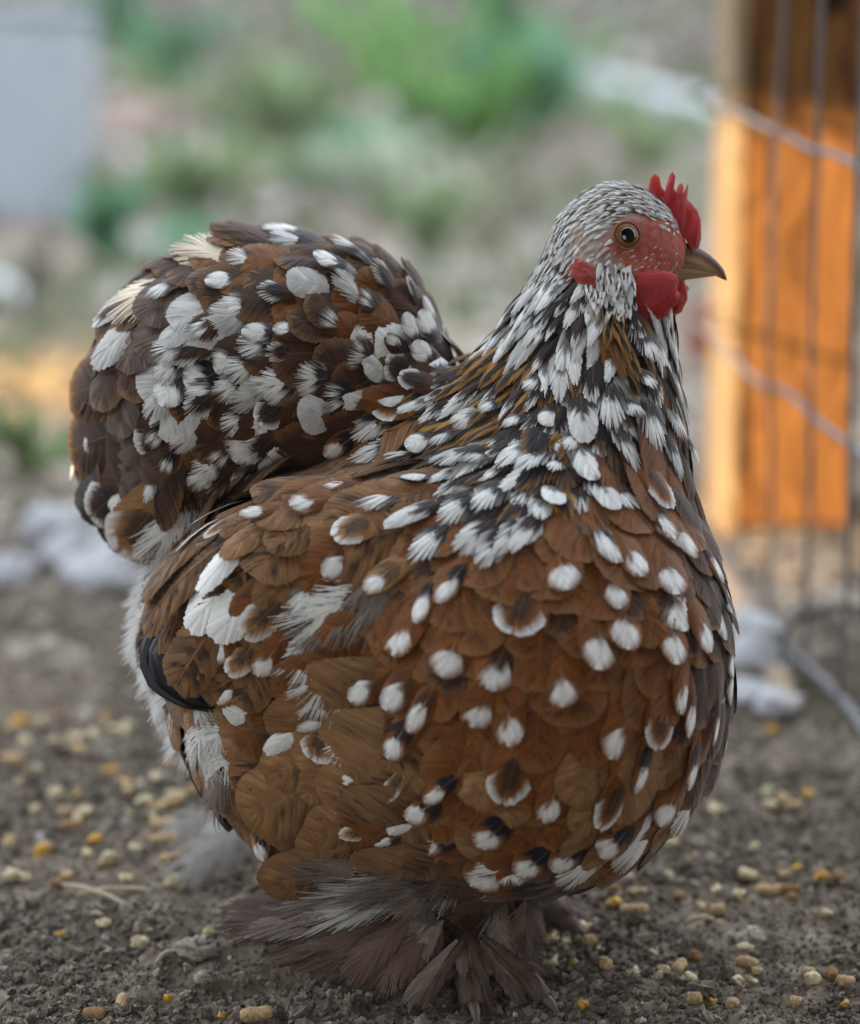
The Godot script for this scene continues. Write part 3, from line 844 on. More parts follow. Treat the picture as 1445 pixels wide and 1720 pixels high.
func vane(pat: String, y: float, s: float, sd: float) -> Color:
	var a := absf(s)
	var m := nz.get_noise_3d(s * 2.2, y * 5.0, sd)
	var base := CHEST
	match pat:
		"chest", "spangle", "rim": base = CHEST.lerp(RUST, 0.5 + m)
		"rust", "rust_spangle": base = RUST.lerp(CHEST, 0.4 + 0.6 * m)
		"umber", "umber_spangle", "umber_rim": base = UMBER.lerp(CHEST, 0.18 + 0.5 * m)
		"buff", "buff_rim", "buff_spangle": base = BUFF.lerp(CHEST, 0.2 + 0.7 * m)
		"mottle", "mottle_rim":
			base = BUFF.lerp(CHEST, 0.45 + 0.6 * m)
			var v := nz.get_noise_3d(s * 3.0 + 9.0, y * 16.0, sd + 5.0)
			if v > 0.08: base = base.lerp(UMBER * 0.5, clampf((v - 0.08) * 5.0, 0.0, 0.85))
	var wob := 0.07 * nz.get_noise_2d(s * 4.0, sd * 3.0 + y * 3.0)
	match pat:
		"chest", "rust", "umber", "buff", "mottle":
			base = base.lerp(INK, clampf(0.62 - 0.75 * y - 0.3 * a + 1.6 * wob, 0.0, 0.6))      # dusky centre, and painted shade darkening the base under the overlap
			var fleck := nz.get_noise_3d(s * 5.0 + 3.0, y * 24.0 - a * 7.0, sd + 11.0)
			if fleck > 0.12: base = base.lerp(INK, clampf((fleck - 0.12) * 2.2, 0.0, 0.55))
			if y > 0.91 + wob or (y > 0.35 and a > 0.88 + wob): base = base.lerp(BUFF * 0.75, 0.55)      # pale lacing at the edge
		"spangle", "rust_spangle", "umber_spangle", "buff_spangle":
			var k := pow((y - 0.60) / 0.15, 2.0) + pow(s / 0.75, 2.0)
			var cap := fposmod(sd * 0.618, 1.0)
			if k < 1.0 + wob * 5.0 and cap > 0.15: base = base.lerp(INK, smoothstep(0.15, 0.7, cap))
			var lean := (fposmod(sd * 0.37, 1.0) - 0.5) * 0.5
			var d := pow((y - 0.86 + wob * 1.6) / (0.14 + 0.09 * fposmod(sd * 0.81, 1.0)), 2.0) + pow((s + lean) / (0.62 + 0.4 * fposmod(sd * 0.53, 1.0)), 2.0)
			if d < 1.0: base = WHITE_.lerp(base, smoothstep(0.5, 1.0, d + 2.0 * wob))
		"rim", "umber_rim", "buff_rim", "mottle_rim":
			var k2 := pow((y - 0.66) / 0.16, 2.0) + pow(s / 0.6, 2.0)
			if k2 < 1.0: base = base.lerp(INK, 0.75)
			var d2 := (y - 0.62) / 0.38
			var q := maxf(d2 - 0.45, 0.0) * 2.0 + ((a - 0.62) * 1.6 if d2 > 0.3 else 0.0)
			if q + wob * 2.0 > 0.12: base = WHITE_.lerp(base, 0.08)
		"white":
			base = UMBER.lerp(GREY, 0.35 + m)
			if pow((y - 0.50) / 0.14, 2.0) + pow(s / 0.8, 2.0) < 1.0: base = base.lerp(INK, 0.85)
			var dw := pow((y - 0.84 + wob) / 0.27, 2.0) + pow(s / 1.1, 2.0)
			if dw < 1.0: base = WHITE_.lerp(base, smoothstep(0.75, 1.0, dw))
		"long":
			base = INK.lerp(UMBER, 0.4)
			if y > 0.50 + wob * 1.5 + 0.16 * (1.0 - a): base = WHITE_.lerp(GREY, 0.4 + 0.5 * m)
		"bristle": base = Color(0.46, 0.34, 0.27)
		"pure": base = GREY.lerp(WHITE_ * 1.08, smoothstep(0.0, 0.3, y))
		"cream": base = GREY.lerp(CREAM, smoothstep(0.1, 0.5, y))
		"grey": base = GREY.lerp(WHITE_, 0.35 + 0.5 * m)
		"hackle_white":
			base = INK.lerp(GREY, 0.3)
			if y > 0.46 + wob + 0.14 * (1.0 - a): base = WHITE_.lerp(GREY, 0.3 * absf(m))
			elif a > 0.55: base = GREY
		"hackle_dark":
			base = INK.lerp(UMBER, 0.4)
			if y > 0.8 + wob: base = WHITE_
		"hackle_black": base = INK.lerp(GOLD, clampf((a - 0.72) * 3.0, 0.0, 0.7))
		"hackle_gold":
			base = GOLD.lerp(CHEST, 0.3 * absf(m))
			if a < 0.42 and y > 0.25: base = INK
		"head": base = WHITE_.lerp(GREY, 0.3 + m) if a > 0.38 or y > 0.8 or y < 0.3 else UMBER
		"head_dark": base = UMBER if y < 0.75 else WHITE_
		"down": base = GREY.lerp(WHITE_, smoothstep(0.1, 0.6, y + wob))
		"down_taupe": base = TAUPE.lerp(GREY, 0.15 + 0.5 * m)
		"down_umber": base = UMBER.lerp(BUFF, 0.3 + 0.4 * m)
		"foot": base = TAUPE.lerp(UMBER, 0.6 + 0.9 * m)
		"foot_dark": base = UMBER.lerp(TAUPE, 0.25 + 0.6 * m)
		"foot_rust": base = CHEST.lerp(TAUPE, 0.6 + 0.5 * m).lerp(UMBER, 0.2)
		"quill": base = INK.lerp(GREY, 0.10 + 0.08 * m) * (1.4 if s > 0.0 else 1.0)
	return base

# shape: "round" body feather, "hackle" pointed, "down" loose, "flight" long and stiff
func feather_mesh(wid: float, pat: String, shape: String, sd: float, bow := 0.07) -> ArrayMesh:
	var r := RandomNumberGenerator.new(); r.seed = int(sd * 97.0) + 5
	var v := PackedVector3Array(); var n := PackedVector3Array(); var c := PackedColorArray(); var ix := PackedInt32Array()
	var nb := (60 if shape == "soft" else 46) if shape != "down" else 58
	if shape == "hackle": nb = 26
	var loose: float = {"down": 0.5, "hackle": 0.2, "soft": 0.28}.get(shape, 0.05)
	var steps := 3
	for side in [-1.0, 1.0]:
		for i in nb:
			var s := (i + 0.5) / nb
			var ry := lerpf(-0.05, 0.78, s)
			var ey := lerpf(0.16, 1.0, pow(s, 0.80))
			if shape == "flight": ey = lerpf(0.10, 1.0, s)
			if shape == "down": ry = lerpf(0.0, 0.6, s); ey = minf(1.0, ry + 0.40)
			if shape == "hackle" or shape == "soft": ry = lerpf(-0.12, 0.62, s)
			if shape == "hackle": ey = lerpf(0.2, 1.0, pow(s, 0.7))
			var pf := outline(ey, shape)
			var ex := wid * pf * (1.0 + r.randf_range(-loose, loose) * 0.6)
			ey += r.randf_range(-0.02, 0.02) * (0.4 + loose * 5.0)
			if shape == "down": ex *= r.randf_range(0.35, 1.1); ey += r.randf_range(-0.09, 0.05)
			var h := 0.020
			if shape == "down": h = r.randf_range(0.004, 0.009)
			if shape == "hackle": h = 0.022
			if shape == "soft": h = 0.0155
			if shape == "flight": h = 0.025
			var tw := r.randf_range(-1, 1) * 0.005 * (1.0 + loose * 6.0)
			var tone := 1.0 + r.randf_range(-0.13, 0.13)
			var p0 := Vector2(0.0, ry); var p1 := Vector2(side * ex * 0.45, lerpf(ry, ey, 0.30)); var p2 := Vector2(side * ex, ey)
			var b0 := v.size()
			for k in steps + 1:
				var u := float(k) / steps
				var p := p0 * (1 - u) * (1 - u) + p1 * 2 * u * (1 - u) + p2 * u * u
				var t := ((p1 - p0) * (1 - u) + (p2 - p1) * u).normalized()
				var q := Vector2(-t.y, t.x)
				var hh := h * (1.0 - 0.72 * u * u) * (0.7 + 0.3 * minf(1.0, pf * 2.0))
				if shape == "round" or shape == "flight": hh = h * (1.0 - 0.3 * pow(u, 4.0))
				var x_rel := p.x / maxf(wid * maxf(outline(p.y, shape), 0.2), 0.001)
				var col := vane(pat, p.y, clampf(x_rel, -1, 1), sd) * tone
				var z := bow * 4.0 * p.y * (1.0 - p.y) - 0.30 * wid * pow(p.x / wid, 2.0) * (0.6 if shape != "flight" else 0.25) + tw * u
				var nn := Vector3(0.45 * p.x / wid, -bow * 2.0 * (1.0 - 2.0 * p.y), 1.0)
				for e in [-1.0, 1.0]:
					v.append(Vector3(p.x + q.x * hh * e, p.y + q.y * hh * e, z))
					n.append((nn + Vector3(q.x, q.y, 0) * e * 0.18).normalized())
					c.append(col)
			for k in steps:
				var o := b0 + k * 2
				ix.append_array([o, o + 1, o + 2, o + 1, o + 3, o + 2])
	# the closed web of a body or flight feather, between and under its barbs
	if shape == "round" or shape == "flight":
		var w0 := v.size()
		var rows := 13
		for i in rows:
			var y := lerpf(0.06, 0.985, sin(i / (rows - 1.0) * PI * 0.5))
			for k in 7:
				var s := (k - 3) / 3.0
				var yy := y - 0.05 * absf(s) * (1.0 - y)
				var x := s * wid * outline(y, shape) * (1.0 + 0.03 * nz.get_noise_2d(i * 2.0, sd + s))
				v.append(Vector3(x, yy, bow * 4.0 * yy * (1.0 - yy) - 0.30 * wid * pow(x / wid, 2.0) * (0.6 if shape != "flight" else 0.25) - 0.003))
				n.append(Vector3(0.45 * x / wid, -bow * 2.0 * (1.0 - 2.0 * yy), 1.0).normalized())
				c.append(vane(pat, yy, s, sd) * (1.0 + 0.08 * sin(y * 90.0 - absf(s) * 14.0)))
		for i in rows - 1:
			for k in 6:
				var a := w0 + i * 7 + k
				ix.append_array([a, a + 7, a + 1, a + 1, a + 7, a + 8])
	# the shaft
	var b1 := v.size()
	var sw := 0.008 if shape != "flight" else 0.014
	for k in 6:
		var y := k / 5.0 * 0.93
		var z := bow * 4.0 * y * (1.0 - y) + 0.004
		var col := vane(pat, y, 0.0, sd).lerp(BUFF, 0.35) * 1.1
		for e in [-1.0, 1.0]:
			v.append(Vector3(e * sw * (1.0 - 0.8 * y), y, z)); n.append(Vector3(e * 0.5, 0, 1).normalized()); c.append(col)
	for k in 5:
		var o := b1 + k * 2
		ix.append_array([o, o + 2, o + 1, o + 1, o + 2, o + 3])
	return arr(v, n, c, ix)

func outline(y: float, shape: String) -> float:
	y = clampf(y, 0.0, 1.0)
	match shape:
		"hackle": return pow(sin(PI * clampf(0.12 + y * 0.86, 0.0, 1.0)), 0.8)
		"flight": return (0.5 + 0.5 * minf(1.0, y * 3.0)) * sqrt(maxf(0.0, 1.0 - pow(maxf(0.0, (y - 0.8) / 0.2), 2.0)))
		"down": return 0.35 + 0.65 * sin(PI * clampf(0.1 + y * 0.75, 0.0, 1.0))
	if y < 0.66: return lerpf(0.3, 1.0, sin(y / 0.66 * PI * 0.5))
	return sqrt(maxf(0.0, 1.0 - pow((y - 0.66) / 0.34, 2.3)))

var stock := {}
func feather(pat: String, shape: String, wid: float) -> ArrayMesh:
	var w := snappedf(wid, 0.06)
	var key := "%s %s %.2f %d" % [pat, shape, w, rng.randi() % (5 if pat.ends_with("spangle") else 3)]
	if not stock.has(key):
		stock[key] = feather_mesh(w, pat, shape, 3.0 + stock.size() * 1.7)
	return stock[key]

func lay(base: Vector3, tip: Vector3, up: Vector3, roll := 0.0) -> Transform3D:
	var y := tip - base
	var l := y.length()
	y /= l
	var x := y.cross(up).normalized()
	if roll != 0.0: x = x.rotated(y, roll)
	var z := x.cross(y)
	return Transform3D(Basis(x * l, y * l, z * l), base)

# how feathers lie: [x, y, direction x, direction y] in the photograph
const FLOW := [
	[1060, 330, -1.0, -0.15], [990, 350, -1.0, 0.5], [930, 420, -0.5, 0.9], [1000, 430, -0.8, 0.6], [1050, 340, -1.0, 0.2], [880, 540, -0.5, 0.9], [960, 560, -0.35, 1.0], [1060, 560, 0.1, 1.0], [1010, 480, -0.3, 0.95], [1050, 460, -0.9, 0.5], [1090, 640, 0.15, 1.0],
	[800, 640, -0.65, 0.8], [730, 690, -0.85, 0.55], [640, 720, -1.0, 0.35], [600, 760, -0.95, 0.4], [980, 700, -0.1, 1.0], [850, 760, -0.5, 0.9], [740, 830, -0.6, 0.8], [800, 900, -0.4, 0.9], [1000, 900, 0.0, 1.0], [1120, 760, 0.25, 1.0],
	[1180, 950, 0.2, 1.0], [1200, 1130, 0.0, 1.0], [1100, 1050, 0.05, 1.0], [950, 1100, -0.05, 1.0], [750, 1050, -0.4, 0.9], [700, 1200, -0.45, 0.9], [900, 1300, -0.1, 1.0], [1100, 1300, -0.25, 1.0], [850, 1450, -0.5, 0.8], [1000, 1430, -0.6, 0.8], [720, 1400, -0.7, 0.6],
	[560, 880, -0.85, 0.5], [450, 900, -0.85, 0.6], [370, 960, -0.6, 0.8], [330, 1060, -0.35, 1.0], [450, 1050, -0.7, 0.7], [560, 1060, -0.8, 0.55], [420, 1150, -0.65, 0.6], [560, 1180, -0.75, 0.6],
	[500, 1300, -0.65, 0.7], [400, 1300, -0.6, 0.8], [600, 1420, -0.8, 0.5], [450, 1430, -0.6, 0.75], [280, 1200, -0.25, 1.0], [330, 1330, -0.3, 1.0],
	[700, 610, -0.8, -0.6], [680, 500, -0.6, -0.8], [600, 420, -0.85, -0.5], [500, 390, -1.0, -0.1], [400, 400, -1.0, 0.15], [300, 440, -0.85, 0.55], [230, 530, -0.6, 0.8], [560, 560, -0.95, -0.25], [600, 640, -1.0, 0.0], [450, 520, -1.0, 0.05], [450, 620, -1.0, 0.15], [500, 720, -0.9, 0.4],
	[350, 600, -0.9, 0.45], [350, 720, -0.7, 0.7], [250, 680, -0.6, 0.8], [170, 720, -0.2, 1.0], [150, 830, 0.1, 1.0], [270, 830, -0.5, 0.85], [380, 820, -0.6, 0.8], [250, 920, -0.3, 0.95], [340, 880, -0.6, 0.8],
]
func flow(q: Vector2) -> Vector2:
	var s := Vector2.ZERO
	for f in FLOW:
		var d: float = Vector2(q.x - f[0], q.y - f[1]).length_squared() + 300.0
		s += Vector2(f[2], f[3]).normalized() / (d * d)
	return s.normalized()

func region(q: Vector2) -> String:
	var x := q.x; var y := q.y
	if x > 850.0 and y < 506.0: return "head"
	# tail above the line of the wing's upper edge
	if x < 750.0:
		var edge := 620.0
		if x < 250.0: edge = 985.0
		elif x < 400.0: edge = lerpf(985.0, 830.0, (x - 250.0) / 150.0)
		elif x < 560.0: edge = lerpf(830.0, 740.0, (x - 400.0) / 160.0)
		else: edge = lerpf(740.0, 630.0, (x - 560.0) / 190.0)
		if y < edge: return "tail"
	# lower border of the hackle
	var b := 0.0
	if x < 600.0: b = 0.0
	elif x < 720.0: b = lerpf(770.0, 880.0, (x - 600.0) / 120.0)
	elif x < 830.0: b = lerpf(880.0, 955.0, (x - 720.0) / 110.0)
	elif x < 1000.0: b = lerpf(955.0, 890.0, (x - 830.0) / 170.0)
	else: b = lerpf(890.0, 800.0, (x - 1000.0) / 160.0)
	if y < b: return "neck"
	if x < 650.0 and y < lerpf(1210.0, 1020.0, clampf((x - 380.0) / 270.0, 0.0, 1.0)): return "wing"
	if x < 300.0: return "rear"
	if x < 700.0 and y > 1150.0: return "thigh"
	return "breast"

const PART_NAME := {"head": "head_feather", "neck": "hackle_feather", "tail": "tail_feather", "wing": "wing_feather", "rear": "fluff_feather", "thigh": "thigh_feather", "breast": "breast_feather"}
const MASS_NAME := {"head": "head_plumage", "neck": "hackle_plumage", "tail": "tail_plumage", "wing": "wing_plumage", "rear": "fluff_plumage", "thigh": "thigh_plumage", "breast": "breast_plumage"}
const LIMIT := {"head": 60, "neck": 290, "tail": 280, "wing": 220, "rear": 40, "thigh": 140, "breast": 290}
var plumes := {}              # region -> [[size in view, mesh, transform], ...]

func keep(reg: String, size: float, mesh: ArrayMesh, xf: Transform3D):
	if not plumes.has(reg): plumes[reg] = []
	plumes[reg].append([size, mesh, xf])

# a feather whose tip lies over the skin point p
func grow(reg: String, p: Vector3, l: float, wid: float, pat: String, shape: String, lift: float, turn: float, bonus := 0.0):
	var n := normal_at(p)
	var q := seen(p)
	var f2 := flow(q).rotated(turn)
	var f := Vector3(1, 0, 0) * f2.x - upv * f2.y
	f = (f - n * f.dot(n))
	if f.length() < 0.12: f = Vector3(0, -1, 0) - n * -n.y
	f = f.normalized()
	var tip := p + n * lift + f * l * 0.12
	var base := p - f * l * 0.82
	for i in 2:
		var nb := normal_at(base)
		base -= nb * (field(base) + 0.0012)
	var size := l * wid * maxf(0.0, n.dot((CAM - p).normalized())) * (1.0 if n.dot((CAM - p).normalized()) > 0.05 else 0.0)
	keep(reg, size + bonus, feather(pat, shape, wid), lay(base, tip, n, rng.randf_range(-0.22, 0.22)))

func pick(list: Array) -> String:
	return list[rng.randi() % list.size()]

# the white marks that the photograph shows: x, y, width in pixels
const MARKS_BREAST := [944, 982, 58, 867, 1052, 72, 754, 1118, 54, 801, 1196, 56, 940, 1165, 50, 1022, 940, 52, 1058, 961, 42, 1118, 990, 52, 1045, 1075, 54, 998, 1106, 55, 1118, 1099, 56, 1165, 1079, 44, 1022, 1250, 68, 1093, 1234, 60, 1130, 1176, 40, 1142, 1215, 34, 1029, 1010, 46,
	855, 1227, 42, 828, 1138, 56, 1099, 855, 46, 1111, 901, 36, 1142, 932, 32, 1188, 971, 24, 1208, 1029, 24, 715, 1035, 28, 754, 1004, 32, 1180, 1230, 36, 1215, 1180, 26, 1141, 1300, 46, 1100, 1361, 56, 1058, 1305, 30, 1005, 1361, 46, 1013, 1414, 66, 937, 1437, 60, 915, 1354, 46, 850, 1321, 66, 817, 1398, 56, 807, 1457, 70,
	880, 1442, 56, 724, 1406, 44, 705, 1357, 50, 734, 1328, 36, 671, 1251, 44, 669, 1173, 48, 707, 1207, 36, 677, 1082, 58, 797, 1486, 56, 680, 1085, 50]
const MARKS_THIGH := [628, 1336, 40, 589, 1314, 24, 667, 1321, 24, 604, 1248, 78, 541, 1255, 70, 519, 1210, 30, 591, 1386, 26, 640, 1401, 30, 652, 1379, 28, 451, 1418, 36, 570, 1452, 46, 468, 1243, 28, 502, 1466, 34]
const MARKS_WING := [341, 1115, 52, 312, 953, 30, 370, 900, 26, 424, 878, 28, 501, 862, 36, 557, 837, 34, 578, 907, 50, 557, 962, 42, 632, 987, 40, 382, 1094, 34, 407, 1115, 36, 391, 1165, 26, 611, 1161, 46, 550, 747, 32, 445, 1115, 40]
const MARKS_NECK := [619, 858, 48, 669, 887, 42, 614, 780, 42, 664, 788, 34, 614, 727, 42, 744, 799, 56, 750, 882, 56, 708, 940, 62, 738, 755, 34, 808, 863, 60, 785, 932, 50, 813, 951, 50, 878, 800, 54, 925, 806, 34, 984, 809, 46, 928, 856, 34, 1018, 859, 52, 1015, 943, 50, 978, 741, 48, 1022, 716, 64, 1087, 747, 66, 866, 928, 48, 894, 660, 34, 1081, 657, 38, 1084, 607, 56, 1149, 778, 34, 840, 935, 44, 1050, 790, 56, 1120, 800, 44, 690, 820, 36, 790, 790, 34, 905, 880, 36, 950, 770, 36, 1060, 700, 40, 1050, 860, 36, 1130, 730, 36, 700, 760, 34, 775, 720, 30, 820, 700, 30, 860, 730, 32, 920, 720, 30]
const MARKS_TAIL := [464, 420, 38, 536, 450, 40, 561, 420, 46, 621, 459, 42, 493, 486, 44, 447, 500, 42, 541, 541, 48, 585, 590, 48, 600, 505, 44, 566, 476, 44, 667, 546, 36, 694, 541, 50, 643, 575, 26, 691, 595, 36, 609, 617, 46, 648, 617, 54, 672, 486, 28, 699, 517, 28, 471, 561, 30, 459, 595, 28, 449, 650, 48, 503, 638, 46, 546, 667, 48, 510, 697, 50, 445, 697, 42, 682, 650, 38, 629, 660, 34,
	602, 697, 40, 648, 675, 40, 391, 450, 38, 359, 486, 32, 267, 505, 28, 289, 578, 42, 330, 566, 38, 366, 549, 48, 379, 527, 42, 279, 602, 46, 308, 605, 40, 279, 634, 42, 284, 668, 46, 265, 694, 40, 330, 675, 46, 371, 660, 38, 398, 675, 40, 391, 629, 40, 422, 566, 34, 410, 585, 40, 434, 646, 38, 265, 735, 30, 308, 740, 32, 286, 778, 24, 257, 829, 20, 250, 887, 32, 207, 880, 44, 209, 844, 30, 160, 856, 40, 136, 790, 26,
	168, 744, 24, 180, 824, 30, 330, 686, 44, 362, 764, 46, 386, 715, 42, 342, 786, 42, 332, 800, 36, 362, 807, 36, 403, 802, 42, 427, 754, 52]

func marks(reg: String, list: Array, pats: Array, len_px: float, shape: String):
	for k in range(0, list.size(), 3):
		var p := skin_at(list[k], list[k + 1])
		var wpx: float = list[k + 2]
		var l := maxf(len_px, wpx * 1.55) * S * rng.randf_range(0.9, 1.05)
		if reg == "neck": l = clampf(wpx * (2.3 if list[k + 1] > 700.0 else 1.5), 60.0, 150.0) * S
		var pat_ := pick(pats)
		if reg == "neck" and wpx >= 42.0 and list[k + 1] > 700.0: pat_ = pick(["long", "long", "white"]); l = rng.randf_range(120.0, 150.0) * S
		var wid := clampf(wpx * S * 0.60 / l, 0.12, 0.60)
		var shp := shape
		if reg == "neck": shp = pick(["hackle", "hackle", "soft", "round"]) if list[k + 1] > 690.0 else "hackle"; wid *= 0.85
		elif reg == "tail": shp = pick(["soft", "round", "soft"])
		taken.append([Vector2(list[k], list[k + 1]), wpx * 0.5])
		grow(reg, p, l, wid, pat_, shp, rng.randf_range(0.0046, 0.0062), rng.randf_range(-0.2, 0.2), 1.0)

var taken := []

func build_hen():
	for s in 4:
		var a := PackedVector3Array(); var b := PackedVector3Array(); var r := PackedFloat32Array(); var d := PackedFloat32Array(); var iv := PackedFloat32Array()
		for q in BONES:
			if q[0] != s: continue
			var p0 := hp(q[1], q[2], q[3]); var p1 := hp(q[5], q[6], q[7])
			a.append(p0); b.append(p1 - p0); iv.append(1.0 / maxf((p1 - p0).length_squared(), 1e-9))
			r.append(q[4] * S); d.append((q[8] - q[4]) * S)
		fa.append(a); fb.append(b); fr.append(r); fd.append(d); fi.append(iv)
	var hen := thing("hen", "speckled brown and white hen with red comb standing on the soil, facing right", "hen", on_ground(735, 1615))
	var o := hen.position
	# ---- the body, one continuous skin
	var v := PackedVector3Array(); var ix := PackedInt32Array()
	var lo := Vector3.ONE * 9.0; var hi := -lo
	for k in 3:
		for i in fa[k].size():
			for e in [[fa[k][i], fr[k][i]], [fa[k][i] + fb[k][i], fr[k][i] + fd[k][i]]]:
				lo = lo.min(e[0] - Vector3.ONE * (e[1] + 0.012)); hi = hi.max(e[0] + Vector3.ONE * (e[1] + 0.012))
	surface_nets(lo, hi, 0.005, false, v, ix)
	var body_n := v.size()
	lo = Vector3.ONE * 9.0; hi = -lo
	for i in fa[3].size():
		for e in [[fa[3][i], fr[3][i]], [fa[3][i] + fb[3][i], fr[3][i] + fd[3][i]]]:
			lo = lo.min(e[0] - Vector3.ONE * (e[1] + 0.011)); hi = hi.max(e[0] + Vector3.ONE * (e[1] + 0.004))
	surface_nets(lo, hi, 0.0014, true, v, ix)
	var col := PackedColorArray(); col.resize(v.size())
	for k in v.size():
		var q := seen(v[k])
		var c := UMBER
		if k >= body_n:
			var red := 1.0 - smoothstep(0.75, 1.15, Vector2((q.x - 1094.0) / 78.0, (q.y - 412.0) / 58.0).length() + 0.3 * nz.get_noise_3d(v[k].x * 160.0, v[k].y * 160.0, v[k].z * 160.0))
			var m := nz.get_noise_3d(v[k].x * 400.0, v[k].y * 400.0, v[k].z * 400.0)
			c = Color(0.42, 0.36, 0.30).lerp(Color(0.46, 0.085, 0.055).lerp(Color(0.48, 0.23, 0.17), 0.25 + 0.9 * m), red)
		elif region(q) == "neck": c = GREY * 0.35
		col[k] = c
	var verts := v.duplicate()
	for k in v.size(): v[k] -= o
	var skin := mat(Color(1, 1, 1), 0.62, true)
	skin.uv1_triplanar = true; skin.uv1_scale = Vector3(70, 70, 70)
	skin.heightmap_enabled = true; skin.heightmap_texture = grey_tex(0.10, 97); skin.heightmap_scale = 0.07
	part("body", smooth_mesh(v, col, ix), skin, hen)
	# ---- feathers
	rng.seed = 77
	marks("tail", MARKS_TAIL, ["white", "white", "umber_spangle", "grey", "umber_rim"], 100, "soft")
	marks("neck", MARKS_NECK, ["white", "hackle_white", "white"], 100, "soft")
	marks("wing", MARKS_WING, ["buff_spangle", "spangle", "buff_rim", "spangle"], 130, "round")
	marks("thigh", MARKS_THIGH, ["buff_spangle", "buff_rim", "pure"], 130, "round")
	marks("breast", MARKS_BREAST, ["spangle", "rust_spangle", "spangle", "rust_spangle", "spangle", "rim"], 150, "round")
	fill_plumage(verts, body_n)
	special_feathers(hen)
	var fm := mat(Color(1, 1, 1), 0.72, true)
	fm.metallic_specular = 0.28
	fm.rim_enabled = true; fm.rim = 0.25; fm.rim_tint = 0.6
	var total := 0
	for reg in plumes:
		var list: Array = plumes[reg]
		list.sort_custom(func(a, b): return a[0] > b[0])
		var mv := PackedVector3Array(); var mn := PackedVector3Array(); var mc := PackedColorArray(); var mi := PackedInt32Array()
		for k in list.size():
			var xf: Transform3D = list[k][2]
			xf.origin -= o
			if k < LIMIT[reg] and list[k][0] > 0.0:
				part(PART_NAME[reg], list[k][1], fm, hen, xf)
				continue
			var a: Array = list[k][1].surface_get_arrays(0)
			var at0 := mv.size()
			mv.append_array(xf * (a[Mesh.ARRAY_VERTEX] as PackedVector3Array))
			mn.append_array(Transform3D(xf.basis.orthonormalized(), Vector3.ZERO) * (a[Mesh.ARRAY_NORMAL] as PackedVector3Array))
			mc.append_array(a[Mesh.ARRAY_COLOR])
			var idx: PackedInt32Array = a[Mesh.ARRAY_INDEX]
			for q in idx: mi.append(q + at0)
		total += list.size()
		if mi.size():
			var m := part(MASS_NAME[reg], arr(mv, mn, mc, mi), fm, hen)
			m.set_meta("kind", "stuff")
	print("feathers ", total, " kinds ", stock.size())
	var slate := mat(Color(0.034, 0.034, 0.040), 0.28)
	var slate2 := mat(Color(0.011, 0.011, 0.013), 0.35)
	for q in [[[[420, 960, 225], [310, 1020, 205], [258, 1065, 190], [244, 1108, 185], [262, 1150, 192], [308, 1178, 210], [374, 1194, 235]], 13.0], [[[420, 990, 240], [320, 1050, 215], [276, 1100, 203], [284, 1140, 210], [325, 1170, 225], [376, 1182, 242]], 22.0], [[[430, 1000, 250], [350, 1080, 228], [316, 1130, 222], [345, 1162, 236], [385, 1176, 250]], 22.0], [[[400, 980, 232], [300, 1040, 205], [262, 1088, 196], [262, 1128, 198], [296, 1162, 212], [350, 1184, 232]], 12.0]]:
		part("flight_feather", blade(q[0], q[1], o), slate if q[1] < 15.0 else slate2, hen)
	build_head(hen)
	build_feet(hen)

